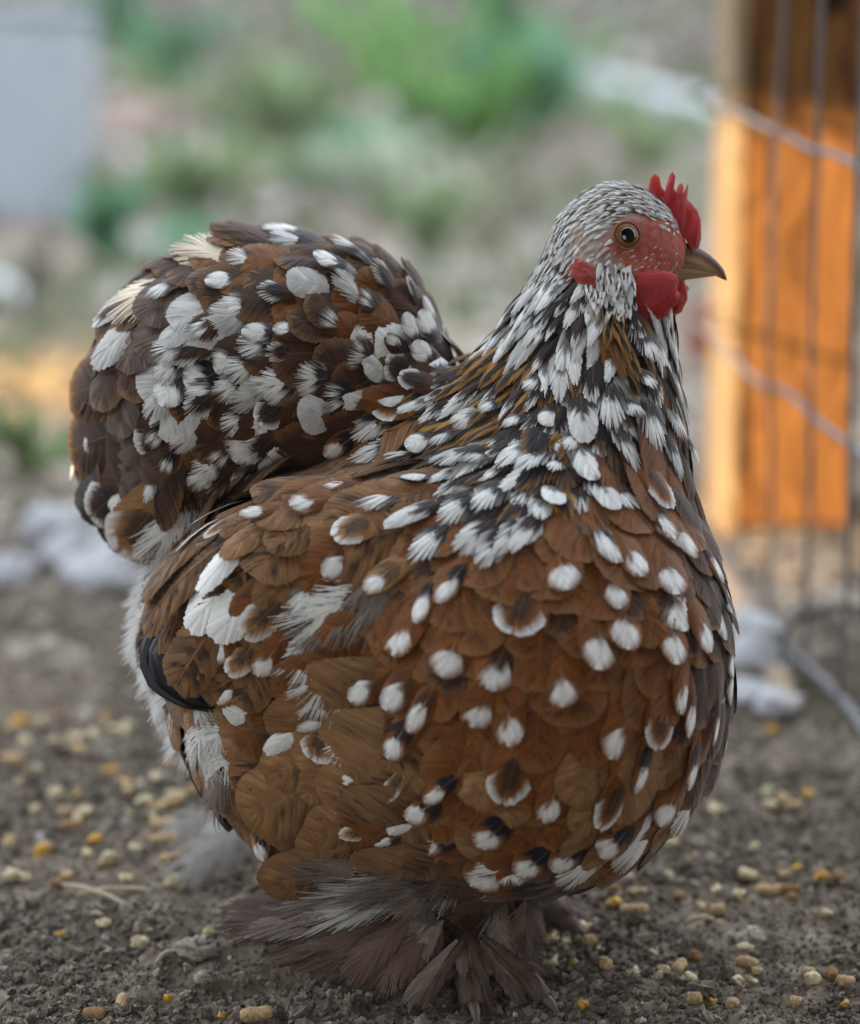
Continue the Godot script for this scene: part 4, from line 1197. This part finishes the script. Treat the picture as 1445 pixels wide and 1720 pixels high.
func fill_plumage(verts: PackedVector3Array, body_n: int):
	var order := []
	for k in verts.size(): order.append(k)
	for k in range(order.size() - 1, 0, -1):
		var j := rng.randi() % (k + 1)
		var t = order[k]; order[k] = order[j]; order[j] = t
	var face := PackedVector2Array([Vector2(1022, 380), Vector2(1036, 360), Vector2(1060, 352), Vector2(1092, 366), Vector2(1122, 394), Vector2(1150, 398), Vector2(1150, 500), Vector2(1062, 490), Vector2(1040, 468), Vector2(1030, 440), Vector2(1019, 410)])
	var grid := {}
	for k in order:
		var p: Vector3 = verts[k]
		var q := seen(p)
		var reg := region(q)
		if (k >= body_n) != (reg == "head"): continue
		var n := normal_at(p)
		var front := n.dot((CAM - p).normalized())
		var bristly := false
		if reg == "head":
			if q.x > 1138.0: continue
			if Geometry2D.is_point_in_polygon(q, face):
				if q.y < 428.0 + 30.0 * nz.get_noise_2d(q.x * 0.03, q.y * 0.03) and q.x > 1020.0: continue
				if q.y < 405.0: continue
				bristly = true
		var gap: float = {"head": 0.0021, "neck": lerpf(0.0034, 0.0058, clampf((q.y - 500.0) / 400.0, 0.0, 1.0)), "tail": 0.0082, "wing": 0.0085, "rear": 0.0070, "thigh": 0.0080, "breast": 0.0074}[reg]
		if front < -0.25: gap *= 1.5
		var cell := Vector3i((p / 0.0065).floor())
		var ok := true
		for dx in range(-2, 3):
			for dy in range(-2, 3):
				for dz in range(-2, 3):
					for e in grid.get(cell + Vector3i(dx, dy, dz), []):
						if p.distance_squared_to(e) < gap * gap: ok = false; break
					if not ok: break
				if not ok: break
			if not ok: break
		if not ok: continue
		if front > 0.1:
			for t in taken:
				if q.distance_to(t[0]) < t[1] * 0.8: ok = false; break
			if not ok: continue
		if not grid.has(cell): grid[cell] = []
		grid[cell].append(p)
		var l := 0.03; var w := 0.3; var pat := "chest"; var shape := "round"
		var lift := rng.randf_range(0.0018, 0.0042)
		var turn := rng.randfn(0.0, 0.13)
		match reg:
			"head":
				l = rng.randf_range(0.009, 0.013); w = rng.randf_range(0.11, 0.15); shape = "hackle"; lift = rng.randf_range(0.0004, 0.0011)
				pat = pick(["head", "head", "head_dark", "grey", "head"]); turn *= 0.8
				if q.x > 945.0 and q.y > 385.0: pat = pick(["grey", "pure", "bristle"]); l = rng.randf_range(0.005, 0.008); w = 0.12
				if bristly: pat = pick(["bristle", "grey", "bristle"]); l = rng.randf_range(0.003, 0.0065); w = 0.07; lift = rng.randf_range(0.0001, 0.0006)
			"neck":
				if front > 0.0 and Vector2((q.x - 1092.0) / 60.0, (q.y - 500.0) / 42.0).length() < 1.0: continue
				var f := clampf((q.y - 480.0) / 420.0, 0.0, 1.0)
				l = lerpf(0.016, 0.031, f) * rng.randf_range(0.85, 1.2); w = rng.randf_range(0.11, 0.17); shape = "hackle"
				pat = pick(["hackle_white", "hackle_white", "hackle_dark", "grey"] if f < 0.4 else ["hackle_white", "hackle_dark", "hackle_gold", "hackle_black", "hackle_dark"])
				if q.x < 800.0 and q.y < 780.0 and q.y > 600.0: pat = pick(["hackle_gold", "hackle_gold", "hackle_gold", "hackle_dark", "hackle_white"]); w = 0.12
				if q.x > 1000.0 and q.x < 1090.0 and q.y > 540.0 and q.y < 640.0: pat = pick(["hackle_gold", "chest", "hackle_dark"])
				if f > 0.7 and q.x > 850.0: pat = pick(["umber", "hackle_dark", "hackle_black", "hackle_gold", "chest"]); w = 0.22
				lift = rng.randf_range(0.0012, 0.0034)
			"tail":
				l = rng.randf_range(0.026, 0.034); w = rng.randf_range(0.28, 0.4)
				pat = pick(["umber", "umber", "umber", "umber", "chest"])
				if q.x < 260.0: l = 0.036; w = 0.34; pat = pick(["umber", "umber", "foot"])
				elif q.y > 540.0 and q.y < 800.0 and q.x > 260.0 and q.x < 480.0: pat = pick(["umber", "umber_rim", "grey", "umber_spangle", "chest", "umber"])
				elif q.x > 560.0 and q.y > 560.0: pat = pick(["umber", "white", "umber_spangle", "rim", "hackle_white"]); l = 0.024
				if q.y > 780.0 and q.x > 280.0 and q.x < 420.0: pat = pick(["down_umber", "down_umber", "umber"]); shape = "down"
			"wing":
				l = rng.randf_range(0.032, 0.044); w = rng.randf_range(0.24, 0.34); pat = pick(["mottle", "mottle", "buff", "chest"])
				if q.x < 420.0 and q.y < 960.0: w = 0.18; l = 0.04
				if q.x > 480.0 and q.y > 1040.0 and q.y < 1200.0: pat = pick(["down", "down", "down_taupe", "pure"]); shape = "down"
				elif q.x > 560.0 and q.y > 930.0: pat = pick(["down_taupe", "buff", "down_taupe", "mottle"]); shape = "down" if pat.begins_with("down") else "round"
			"rear":
				l = rng.randf_range(0.022, 0.03); w = 0.34; pat = pick(["down", "pure", "down"]); shape = "down"
			"thigh":
				l = rng.randf_range(0.034, 0.046); w = rng.randf_range(0.34, 0.46); pat = pick(["buff", "buff", "mottle", "chest"])
				if q.x < 450.0 or front < 0.25: l = 0.026
				if q.x < 390.0: pat = pick(["down", "buff", "down_taupe", "buff"]); shape = "down" if pat.begins_with("down") else "round"
				if q.y > 1470.0: pat = pick(["down_taupe", "down", "foot"]); shape = "down"
			"breast":
				l = rng.randf_range(0.029, 0.039); w = rng.randf_range(0.30, 0.40); pat = pick(["chest", "rust", "rust", "chest", "umber"])
				if q.y > 1150.0: pat = pick(["chest", "rust", "rust", "buff"])
				if q.x > 1120.0: pat = pick(["chest", "umber", "umber_spangle", "umber", "umber"]); w = 0.28
				if q.y > 1480.0: pat = pick(["down_umber", "down_taupe", "umber"]); shape = "down"
				if front < 0.0: pat = pick(["chest", "rust", "spangle", "umber"])
		grow(reg, p, l, w, pat, shape, lift, turn)

# single feathers that the photograph shows by themselves: [region, base x, y, w, tip x, y, w, half width in pixels, pattern, shape]
func special_feathers(_hen: Node3D):
	var list := [
		
		["wing", 420, 900, 250, 236, 1008, 215, 36, "mottle", "flight"], ["wing", 430, 940, 270, 238, 1060, 225, 38, "mottle", "flight"], ["wing", 450, 980, 285, 292, 1160, 252, 40, "mottle", "flight"], ["wing", 500, 1030, 295, 338, 1172, 275, 36, "mottle", "flight"],
		["wing", 390, 960, 268, 318, 1096, 268, 25, "pure", "round"], ["wing", 470, 940, 285, 352, 1048, 282, 34, "pure", "round"], ["wing", 500, 950, 292, 402, 1042, 292, 32, "pure", "round"], ["wing", 480, 890, 280, 408, 990, 284, 24, "pure", "round"], ["wing", 530, 960, 300, 440, 1030, 298, 26, "buff_rim", "round"], ["wing", 570, 950, 305, 490, 1012, 303, 30, "white", "soft"], ["wing", 400, 1030, 270, 318, 1128, 258, 20, "pure", "round"],
		["wing", 430, 808, 200, 352, 908, 215, 9, "pure", "flight"], ["wing", 400, 860, 230, 342, 945, 232, 9, "pure", "flight"], ["wing", 365, 900, 220, 300, 965, 215, 12, "pure", "flight"],
		["wing", 740, 985, 300, 590, 1030, 315, 46, "down_taupe", "down"], ["wing", 700, 1010, 300, 560, 1075, 312, 46, "down_taupe", "down"], ["wing", 650, 1020, 305, 500, 1080, 300, 42, "down_taupe", "down"],
		["wing", 620, 1050, 312, 490, 1125, 302, 40, "down", "down"], ["wing", 640, 1080, 312, 500, 1165, 304, 42, "down", "down"], ["wing", 610, 1100, 312, 520, 1200, 306, 40, "down", "down"], ["wing", 650, 1110, 312, 560, 1190, 310, 38, "down", "down"], ["thigh", 640, 1190, 312, 500, 1258, 300, 34, "pure", "soft"], ["breast", 1130, 1270, 240, 1095, 1372, 235, 34, "pure", "soft"], ["breast", 1075, 1320, 285, 1010, 1418, 262, 36, "pure", "soft"], ["breast", 1010, 1350, 300, 930, 1442, 272, 34, "pure", "soft"], ["breast", 900, 1380, 320, 800, 1466, 285, 36, "pure", "soft"], ["breast", 860, 1400, 310, 860, 1452, 290, 26, "white", "soft"], ["thigh", 680, 1180, 312, 560, 1262, 305, 34, "pure", "soft"],
		["wing", 450, 870, 262, 262, 968, 215, 20, "quill", "flight"],
		["wing", 470, 1150, 280, 378, 1205, 262, 32, "pure", "round"],
		["tail", 330, 520, 60, 186, 622, 40, 34, "grey", "round"], ["tail", 300, 640, 60, 128, 665, -60, 62, "umber", "round"], ["tail", 280, 700, 30, 116, 760, -70, 60, "umber", "round"], ["tail", 260, 780, 20, 132, 862, -70, 42, "quill", "round"], ["tail", 280, 760, 50, 150, 870, -30, 46, "umber_rim", "round"],
		["tail", 430, 470, 90, 300, 412, 10, 44, "cream", "soft"], ["tail", 350, 500, 60, 215, 545, 20, 40, "cream", "soft"], ["tail", 330, 470, 40, 195, 560, -20, 40, "umber_rim", "round"], ["tail", 320, 780, 90, 195, 930, 10, 46, "buff_rim", "round"], ["tail", 340, 820, 90, 235, 960, 20, 48, "down", "down"], ["tail", 300, 830, 60, 205, 955, -10, 44, "down", "down"],
		["tail", 520, 430, 120, 360, 372, -20, 46, "umber", "round"], ["tail", 600, 420, 100, 440, 376, -10, 44, "umber_spangle", "round"], ["tail", 340, 860, 80, 262, 950, 40, 40, "down_umber", "down"],
		["thigh", 385, 1170, 190, 322, 1290, 150, 40, "down", "down"], ["thigh", 420, 1190, 215, 352, 1262, 200, 34, "down", "down"], ["thigh", 390, 1280, 185, 350, 1390, 150, 30, "down_taupe", "down"], ["thigh", 560, 1300, 280, 405, 1375, 230, 62, "buff", "round"], ["thigh", 640, 1400, 270, 500, 1440, 240, 52, "buff", "round"], ["thigh", 660, 1370, 280, 520, 1395, 250, 50, "buff", "round"], ["thigh", 600, 1230, 290, 452, 1300, 250, 50, "buff", "round"],
		["thigh", 640, 1440, 250, 480, 1500, 200, 60, "down_taupe", "down"], ["thigh", 720, 1450, 230, 560, 1530, 200, 44, "down_taupe", "down"], ["thigh", 740, 1470, 210, 640, 1560, 190, 55, "down_taupe", "down"], ["thigh", 690, 1470, 230, 500, 1520, 200, 40, "grey", "down"], ["thigh", 590, 1430, 240, 440, 1495, 190, 52, "buff", "round"],
	]
	for q in list:
		var base := hp(q[1], q[2], q[3]); var tip := hp(q[4], q[5], q[6])
		# keep the base under the plumage and the tip over it
		var nb := normal_at(base)
		base -= nb * (field(base) + 0.001)
		var nt := normal_at(tip)
		var ft := field(tip)
		if ft < 0.004: tip += nt * ((0.0085 if q[0] == "wing" and q[8] == "pure" else 0.006) - ft)
		var l := base.distance_to(tip)
		keep(q[0], 1.0, feather(q[8], q[9], q[7] * S / l), lay(base, tip, (nb + nt).normalized()))
	# soft pale feathers of the cheek and throat, below the ear lobe
	for k in 70:
		var x := rng.randf_range(985.0, 1062.0); var y := rng.randf_range(438.0, 512.0)
		var p := skin_at(x, y); var t := skin_at(x - 6.0 + rng.randf_range(-8.0, 8.0), y + rng.randf_range(34.0, 50.0))
		p -= normal_at(p) * 0.0006
		t += normal_at(t) * rng.randf_range(0.0016, 0.0034)
		if p.distance_to(t) > 0.02: continue
		keep("head", 0.4, feather(pick(["grey", "hackle_white", "head", "hackle_dark", "hackle_gold"] if y > 480.0 else ["grey", "head", "head", "down_taupe"]), "hackle", 0.13), lay(p, t, (CAM - p).normalized()))
	# rear fluff hanging white behind the wing
	for k in 90:
		var f := rng.randf()
		var y := lerpf(950.0, 1270.0, f)
		var x := lerpf(252.0, 215.0, sin(clampf(f * 1.15, 0.0, 1.0) * PI)) + (28.0 * f if f > 0.5 else 0.0) + rng.randf_range(0.0, 46.0)
		var w := rng.randf_range(-90.0, 40.0)
		var p := hp(x + 60.0, y - 75.0, w); var t := hp(x, y + 30.0, w + rng.randf_range(-10.0, 30.0))
		keep("rear", 0.5, feather(pick(["down", "pure", "down"]), "down", 0.36), lay(p, t, (CAM - p).normalized() + Vector3(-0.6, 0, 0)))

# a stiff dark flight feather along a bent line, drawn as a thin blade with a raised shaft
func blade(line: Array, half: float, o: Vector3) -> ArrayMesh:
	var v := PackedVector3Array(); var ix := PackedInt32Array()
	var c := Curve3D.new()
	for k in line.size():
		var p := hp(line[k][0], line[k][1], line[k][2])
		var a := hp(line[maxi(k - 1, 0)][0], line[maxi(k - 1, 0)][1], line[maxi(k - 1, 0)][2]); var b := hp(line[mini(k + 1, line.size() - 1)][0], line[mini(k + 1, line.size() - 1)][1], line[mini(k + 1, line.size() - 1)][2])
		c.add_point(p, (a - b) / 6.0, (b - a) / 6.0)
	var n := 26; var len_ := c.get_baked_length()
	var prof := [[-1.0, -0.3], [-0.5, 0.0], [-0.06, 0.12], [0.0, 0.30], [0.06, 0.12], [0.5, 0.0], [1.0, -0.3], [0.5, -0.12], [0.0, -0.1], [-0.5, -0.12]]
	for i in n:
		var t := i / (n - 1.0)
		var p := c.sample_baked(t * len_); var d := (c.sample_baked(minf(t * len_ + 0.001, len_)) - c.sample_baked(maxf(t * len_ - 0.001, 0.0))).normalized()
		var up := (CAM - p).normalized(); var x := d.cross(up).normalized(); var z := x.cross(d)
		var h := half * S * sqrt(maxf(0.002, 1.0 - pow(t, 6.0))) * (0.5 + 0.5 * minf(1.0, t * 3.0))
		for q in prof: v.append(p + x * q[0] * h + z * q[1] * h - o)
	var m := prof.size()
	for i in n - 1:
		for k in m:
			var a := i * m + k; var b := i * m + (k + 1) % m
			ix.append_array([a, b, a + m, b, b + m, a + m])
	return smooth_mesh(v, PackedColorArray(), ix)

# ---- head furniture
func ellipsoid(r: Vector3, rough := 0.0, sd := 0.0, freq := 2.0) -> ArrayMesh:
	return lump(r, rough, sd, 18, 26, freq)

func build_head(hen: Node3D):
	var o := hen.position
	var red := mat(Color(0.46, 0.035, 0.035), 0.48)
	red.albedo_texture = noise_tex(0.03, Color(0.72, 0.70, 0.70), Color(1, 1, 1), 90); red.uv1_triplanar = true; red.uv1_scale = Vector3(60, 60, 60)
	red.heightmap_enabled = true; red.heightmap_texture = grey_tex(0.09, 91); red.heightmap_scale = 0.06
	red.subsurf_scatter_enabled = true; red.subsurf_scatter_strength = 0.15
	var flesh := red.duplicate(); flesh.albedo_color = Color(0.50, 0.10, 0.085).linear_to_srgb()
	# eye
	var e := skin_at(1053, 396)
	var en := normal_at(e, 0.004)
	var ec := e - en * 0.0004
	var face := Basis(en.cross(Vector3.UP).normalized(), Vector3.UP, en).orthonormalized()
	face = Basis(face.x, en.cross(face.x).normalized(), en)
	var eye := part("eye", ellipsoid(Vector3(0.0047, 0.0047, 0.0022)), mat(Color(0.17, 0.062, 0.010), 0.28), hen, Transform3D(face, ec - o))
	var pm := mat(Color(0.004, 0.004, 0.004), 0.04); pm.clearcoat_enabled = true; pm.clearcoat_roughness = 0.02
	part("pupil", ellipsoid(Vector3(0.0029, 0.0029, 0.0010)), pm, eye, Transform3D(Basis(), Vector3(0, 0, 0.00150)))
	for q in [[0.0047, 0.00042, Color(0.20, 0.08, 0.055)]]:
		var ring := []; var rr := []
		for k in 25:
			var an := TAU * k / 24.0
			ring.append(face * Vector3(cos(an) * q[0] * 1.05, sin(an) * q[0], 0.0008 if q[0] < 0.0055 else 0.0002) + ec - o)
			rr.append(q[1])
		part("eyelid", tube(ring, rr, 8), mat(q[2], 0.6), hen)
	# comb: a lens-shaped blade between a lower and an upper line
	var low := [[1086, 352], [1100, 358], [1118, 372], [1136, 388], [1152, 402], [1164, 426]]
	var high := [[1088, 322], [1092, 300], [1100, 291], [1108, 297], [1112, 314], [1118, 322], [1122, 318], [1124, 294], [1130, 288], [1135, 296], [1132, 316], [1136, 322], [1139, 311], [1145, 307], [1149, 314], [1147, 326], [1151, 318], [1155, 308], [1157, 314], [1154, 334], [1163, 343], [1172, 354], [1177, 368], [1178, 384], [1178, 402], [1172, 424]]
	var cv := PackedVector3Array(); var ci := PackedInt32Array()
	var rows := 6
	for side in [1.0, -1.0]:
		var b0 := cv.size()
		for i in high.size():
			var f := float(i) / (high.size() - 1) * (low.size() - 1)
			var j := mini(int(f), low.size() - 2)
			var lx := lerpf(low[j][0], low[j + 1][0], f - j); var ly := lerpf(low[j][1], low[j + 1][1], f - j)
			for k in rows:
				var t := float(k) / (rows - 1)
				var th := (13.0 * (1.0 - t) + 5.0) * sqrt(maxf(0.0, 1.0 - pow(t, 3.0))) * (1.0 + 0.7 * nz.get_noise_2d(i * 1.3, k * 1.1))
				if i == 0 or i == high.size() - 1: th = 0.0
				cv.append(hp(lerpf(lx, high[i][0], t), lerpf(ly, high[i][1], t), 122.0 + side * th + 8.0 * sin(i * 0.9) * t) - o)
		for i in high.size() - 1:
			for k in rows - 1:
				var a := b0 + i * rows + k
				if side > 0: ci.append_array([a, a + 1, a + rows, a + 1, a + rows + 1, a + rows])
				else: ci.append_array([a, a + rows, a + 1, a + 1, a + rows, a + rows + 1])
	part("comb", smooth_mesh(cv, PackedColorArray(), ci), red, hen)
	# wattles and ear lobe
	var look := Basis(Vector3(1, 0, 0), Vector3(0, 0.97, -0.24), Vector3(0, 0.24, 0.97))
	part("wattle", ellipsoid(Vector3(54, 40, 13) * S, 0.3, 4.0, 1.2), red, hen, Transform3D(look * Basis(Vector3(0, 0, 1), 0.35), hp(1088, 499, 196) - o))
	part("wattle", ellipsoid(Vector3(28, 34, 11) * S, 0.4, 9.0, 1.3), red, hen, Transform3D(look * Basis(Vector3(0, 0, 1), -0.2) * Basis(Vector3.UP, 0.5), hp(1130, 492, 105) - o))
	part("wattle_root", ellipsoid(Vector3(26, 30, 14) * S, 0.3, 15.0, 1.5), red, hen, Transform3D(look * Basis(Vector3(0, 0, 1), -0.5), hp(1110, 476, 152) - o))
	var el := skin_at(988, 468)
	part("ear_lobe", ellipsoid(Vector3(18, 30, 9) * S, 0.55, 20.0, 1.8), flesh, hen, Transform3D(look * Basis(Vector3(0, 0, 1), 0.7), el + normal_at(el) * 0.001 - o))
	# beak
	var horn := mat(Color(1, 1, 1), 0.32, true)
	part("upper_beak", beak([[1108, 400, 456, 27], [1124, 400, 455, 26], [1142, 404, 453, 22], [1160, 409, 454, 19], [1178, 416, 457, 16], [1194, 427, 462, 12], [1207, 440, 467, 8], [1216, 451, 471, 6], [1221, 466, 472, 1.5]], 120.0, o, true), horn, hen)
	part("lower_beak", beak([[1108, 440, 476, 22], [1130, 441, 474, 19], [1152, 443, 471, 16], [1172, 447, 468, 12], [1188, 453, 466, 8], [1200, 459, 464, 2]], 120.0, o, false), horn, hen)
	part("nostril", ellipsoid(Vector3(9, 3.5, 3) * S), mat(Color(0.02, 0.012, 0.01), 0.7), hen, Transform3D(look * Basis(Vector3(0, 0, 1), -0.35), hp(1141, 422, 146) - o))
	part("nostril_flap", ellipsoid(Vector3(15, 6, 5) * S, 0.3, 2.0), mat(Color(0.17, 0.10, 0.06), 0.5), hen, Transform3D(look * Basis(Vector3(0, 0, 1), -0.35), hp(1138, 413, 141) - o))

func beak(st: Array, w0: float, o: Vector3, upper: bool) -> ArrayMesh:
	var v := PackedVector3Array(); var ix := PackedInt32Array(); var c := PackedColorArray()
	var sides := 16
	for i in st.size():
		var q = st[i]
		for k in sides:
			var an := TAU * k / sides
			var sy := sin(an); var sx := cos(an)
			# flat underside for the upper half, flat top for the lower
			var yy := (sy if (sy > 0) == upper else sy * 0.55)
			var cy: float = lerpf(q[1], q[2], 0.62 if upper else 0.38)
			var h: float = (q[2] - q[1]) * 0.6
			v.append(hp(q[0], cy - yy * h, w0 + sx * q[3]) - o)
			var t := float(i) / (st.size() - 1)
			var m := nz.get_noise_3d(i * 0.35, sy * 3.0, sx * 2.0)
			var dark := Color(0.10, 0.058, 0.035); var pale := Color(0.42, 0.28, 0.15)
			var a := clampf(0.40 - yy * 1.0 + m * 0.7 - (0.35 if t > 0.75 else 0.0), 0.0, 1.0) if upper else 0.75 + m * 0.4
			c.append(dark.lerp(pale, a))
	for i in st.size() - 1:
		for k in sides:
			var p := i * sides + k; var q := i * sides + (k + 1) % sides
			ix.append_array([p, q, p + sides, q, q + sides, p + sides])
	var last := v.size()
	v.append(hp(st[-1][0], (st[-1][1] + st[-1][2]) * 0.5, w0) - o); c.append(Color(0.08, 0.05, 0.03))
	for k in sides: ix.append_array([last, (st.size() - 1) * sides + k, (st.size() - 1) * sides + (k + 1) % sides])
	return smooth_mesh(v, c, ix)

# ---- legs and feet
func build_feet(hen: Node3D):
	var o := hen.position
	var scale_ := mat(Color(0.075, 0.052, 0.038), 0.6)
	scale_.heightmap_enabled = true; scale_.heightmap_texture = grey_tex(0.05, 95); scale_.heightmap_scale = 0.03
	scale_.uv1_triplanar = true; scale_.uv1_scale = Vector3(60, 60, 60)
	var claw := mat(Color(0.11, 0.085, 0.07), 0.35)
	var fm := mat(Color(1, 1, 1), 0.75, true)
	# near foot, then far foot: ankle, toe tips on the ground
	var feet := [[hp(742, 1470, 60), on_ground(752, 1610) + Vector3(0, 0.012, 0), [[700, 1672], [795, 1700], [915, 1690], [690, 1600]]], [hp(835, 1480, -80), on_ground(850, 1560) + Vector3(0, 0.012, 0), [[905, 1590], [965, 1570], [880, 1600], [800, 1545]]]]
	for f in feet.size():
		var hip: Vector3 = feet[f][0]; var ankle: Vector3 = feet[f][1]
		part("leg", tube([hip - o, hip.lerp(ankle, 0.5) + Vector3(-0.003, 0, 0) - o, ankle - o], [0.012, 0.0085, 0.0075], 12), scale_, hen)
		for k in feet[f][2].size():
			var q = feet[f][2][k]
			var tip := on_ground(q[0], q[1]) + Vector3(0, 0.0025, 0)
			var m1 := ankle.lerp(tip, 0.35) + Vector3(0, 0.004, 0); var m2 := ankle.lerp(tip, 0.7) + Vector3(0, 0.0035, 0)
			var toe := part("toe", tube([ankle - o, m1 - o, m2 - o, tip - o], [0.0070, 0.0064, 0.0054, 0.0034], 10), scale_, hen)
			var d := (tip - m2).normalized()
			part("claw", tube([tip - d * 0.002 - o, tip + d * 0.004 + Vector3(0, 0.001, 0) - o, tip + d * 0.009 - Vector3(0, 0.0015, 0) - o], [0.0024, 0.0018, 0.0004], 8), claw, toe)
			# tufts along the toe
			for t in 9:
				var a := rng.randf_range(0.0, 0.75)
				var b: Vector3 = ankle.lerp(tip, a) + Vector3(0, 0.008 * (1.0 - a) + 0.003, 0)
				var side := d.cross(Vector3.UP) * rng.randf_range(-0.35, 0.35)
				var tt := b + (d * rng.randf_range(0.6, 1.1) + side).normalized() * rng.randf_range(0.016, 0.026)
				tt.y = maxf(soil_height(tt.x, tt.z) + 0.0015, b.y - rng.randf_range(0.004, 0.010))
				part("foot_feather", feather(pick(["foot", "foot_rust", "foot_dark", "down_taupe", "foot_dark"]), "down" if t % 3 == 0 else "hackle", 0.13), fm, hen, Transform3D(lay(b - o, tt - o, Vector3(0, 1, 0.5)).basis, b - o))
	# the fan of long foot feathers spread to the left
	var fan := [[630, 1530, 60, 358, 1545, 20, 36, "foot", "soft"], [640, 1545, 70, 372, 1562, 50, 34, "foot", "soft"]]
	for k in 34:
		var f := k / 33.0
		var a := lerpf(0.02, 1.15, f) + rng.randf_range(-0.07, 0.07)
		var r := lerpf(255.0, 130.0, f) * rng.randf_range(0.78, 1.04)
		var bx := lerpf(640.0, 740.0, f); var by := lerpf(1545.0, 1560.0, f) + rng.randf_range(-14.0, 14.0)
		fan.append([bx, by, 70.0 + 50.0 * f + rng.randf_range(-15, 25), bx - cos(a) * r, minf(by + sin(a) * r * 0.62 + 18.0, 1668.0), 60.0 + 80.0 * f, rng.randf_range(17.0, 30.0), pick(["foot", "foot_rust", "foot", "foot_dark", "down_taupe"]), pick(["soft", "soft", "hackle", "down"])])
	for q in [[690, 1540, 120, 575, 1650, 150, 30, "foot_rust", "soft"], [720, 1550, 125, 622, 1668, 155, 40, "foot_rust", "soft"], [705, 1545, 120, 600, 1662, 148, 26, "foot_dark", "soft"], [735, 1560, 125, 668, 1662, 158, 36, "foot_rust", "soft"], [700, 1500, 120, 450, 1548, 125, 30, "down_taupe", "down"], [690, 1500, 130, 500, 1560, 140, 28, "grey", "down"],
		[760, 1590, 140, 680, 1688, 165, 13, "down_taupe", "soft"], [770, 1590, 140, 706, 1692, 165, 17, "foot_dark", "soft"], [790, 1600, 140, 792, 1712, 170, 17, "foot", "soft"], [795, 1600, 140, 822, 1706, 165, 15, "foot_dark", "soft"], [815, 1590, 120, 880, 1690, 150, 17, "foot", "soft"], [820, 1580, 110, 915, 1680, 140, 14, "foot_dark", "soft"]]: fan.append(q)
	for q in fan:
		var b := hp(q[0], q[1], q[2]); var t := hp(q[3], q[4], q[5])
		var g := soil_height(t.x, t.z) + 0.002
		t.y = maxf(t.y, g); b.y = maxf(b.y, soil_height(b.x, b.z) + 0.004)
		var l := b.distance_to(t)
		part("foot_feather", feather(q[7], q[8], q[6] * S / l), fm, hen, Transform3D(lay(b - o, t - o, Vector3(0.1, 0.6, 0.8), rng.randf_range(-0.35, 0.35)).basis, b - o))
	# dark loose feathers between and behind the legs
	for k in 60:
		var x := rng.randf_range(650.0, 900.0); var w := rng.randf_range(-160.0, 90.0)
		var b := hp(x, rng.randf_range(1440.0, 1520.0), w); var t := b + Vector3(rng.randf_range(-0.012, 0.010), -rng.randf_range(0.018, 0.030), rng.randf_range(-0.008, 0.012))
		t.y = maxf(t.y, soil_height(t.x, t.z) + 0.001)
		part("leg_feather", feather(pick(["down_umber", "foot", "down_taupe"]), "down", 0.3), fm, hen, lay(b - o, t - o, Vector3(0, 0.3, 1)))
	# pale feathers of the far foot behind, left
	for k in 22:
		var b := on_ground(rng.randf_range(350.0, 430.0), rng.randf_range(1440.0, 1475.0)) + Vector3(0, rng.randf_range(0.008, 0.022), 0)
		var t := b + Vector3(-rng.randf_range(0.008, 0.022), -0.012, rng.randf_range(-0.006, 0.012))
		t.y = maxf(soil_height(t.x, t.z) + 0.002, t.y)
		part("foot_feather", feather(pick(["down", "grey", "buff"]), "down", 0.3), fm, hen, lay(b - o, t - o, Vector3(0, 0.6, 1)))
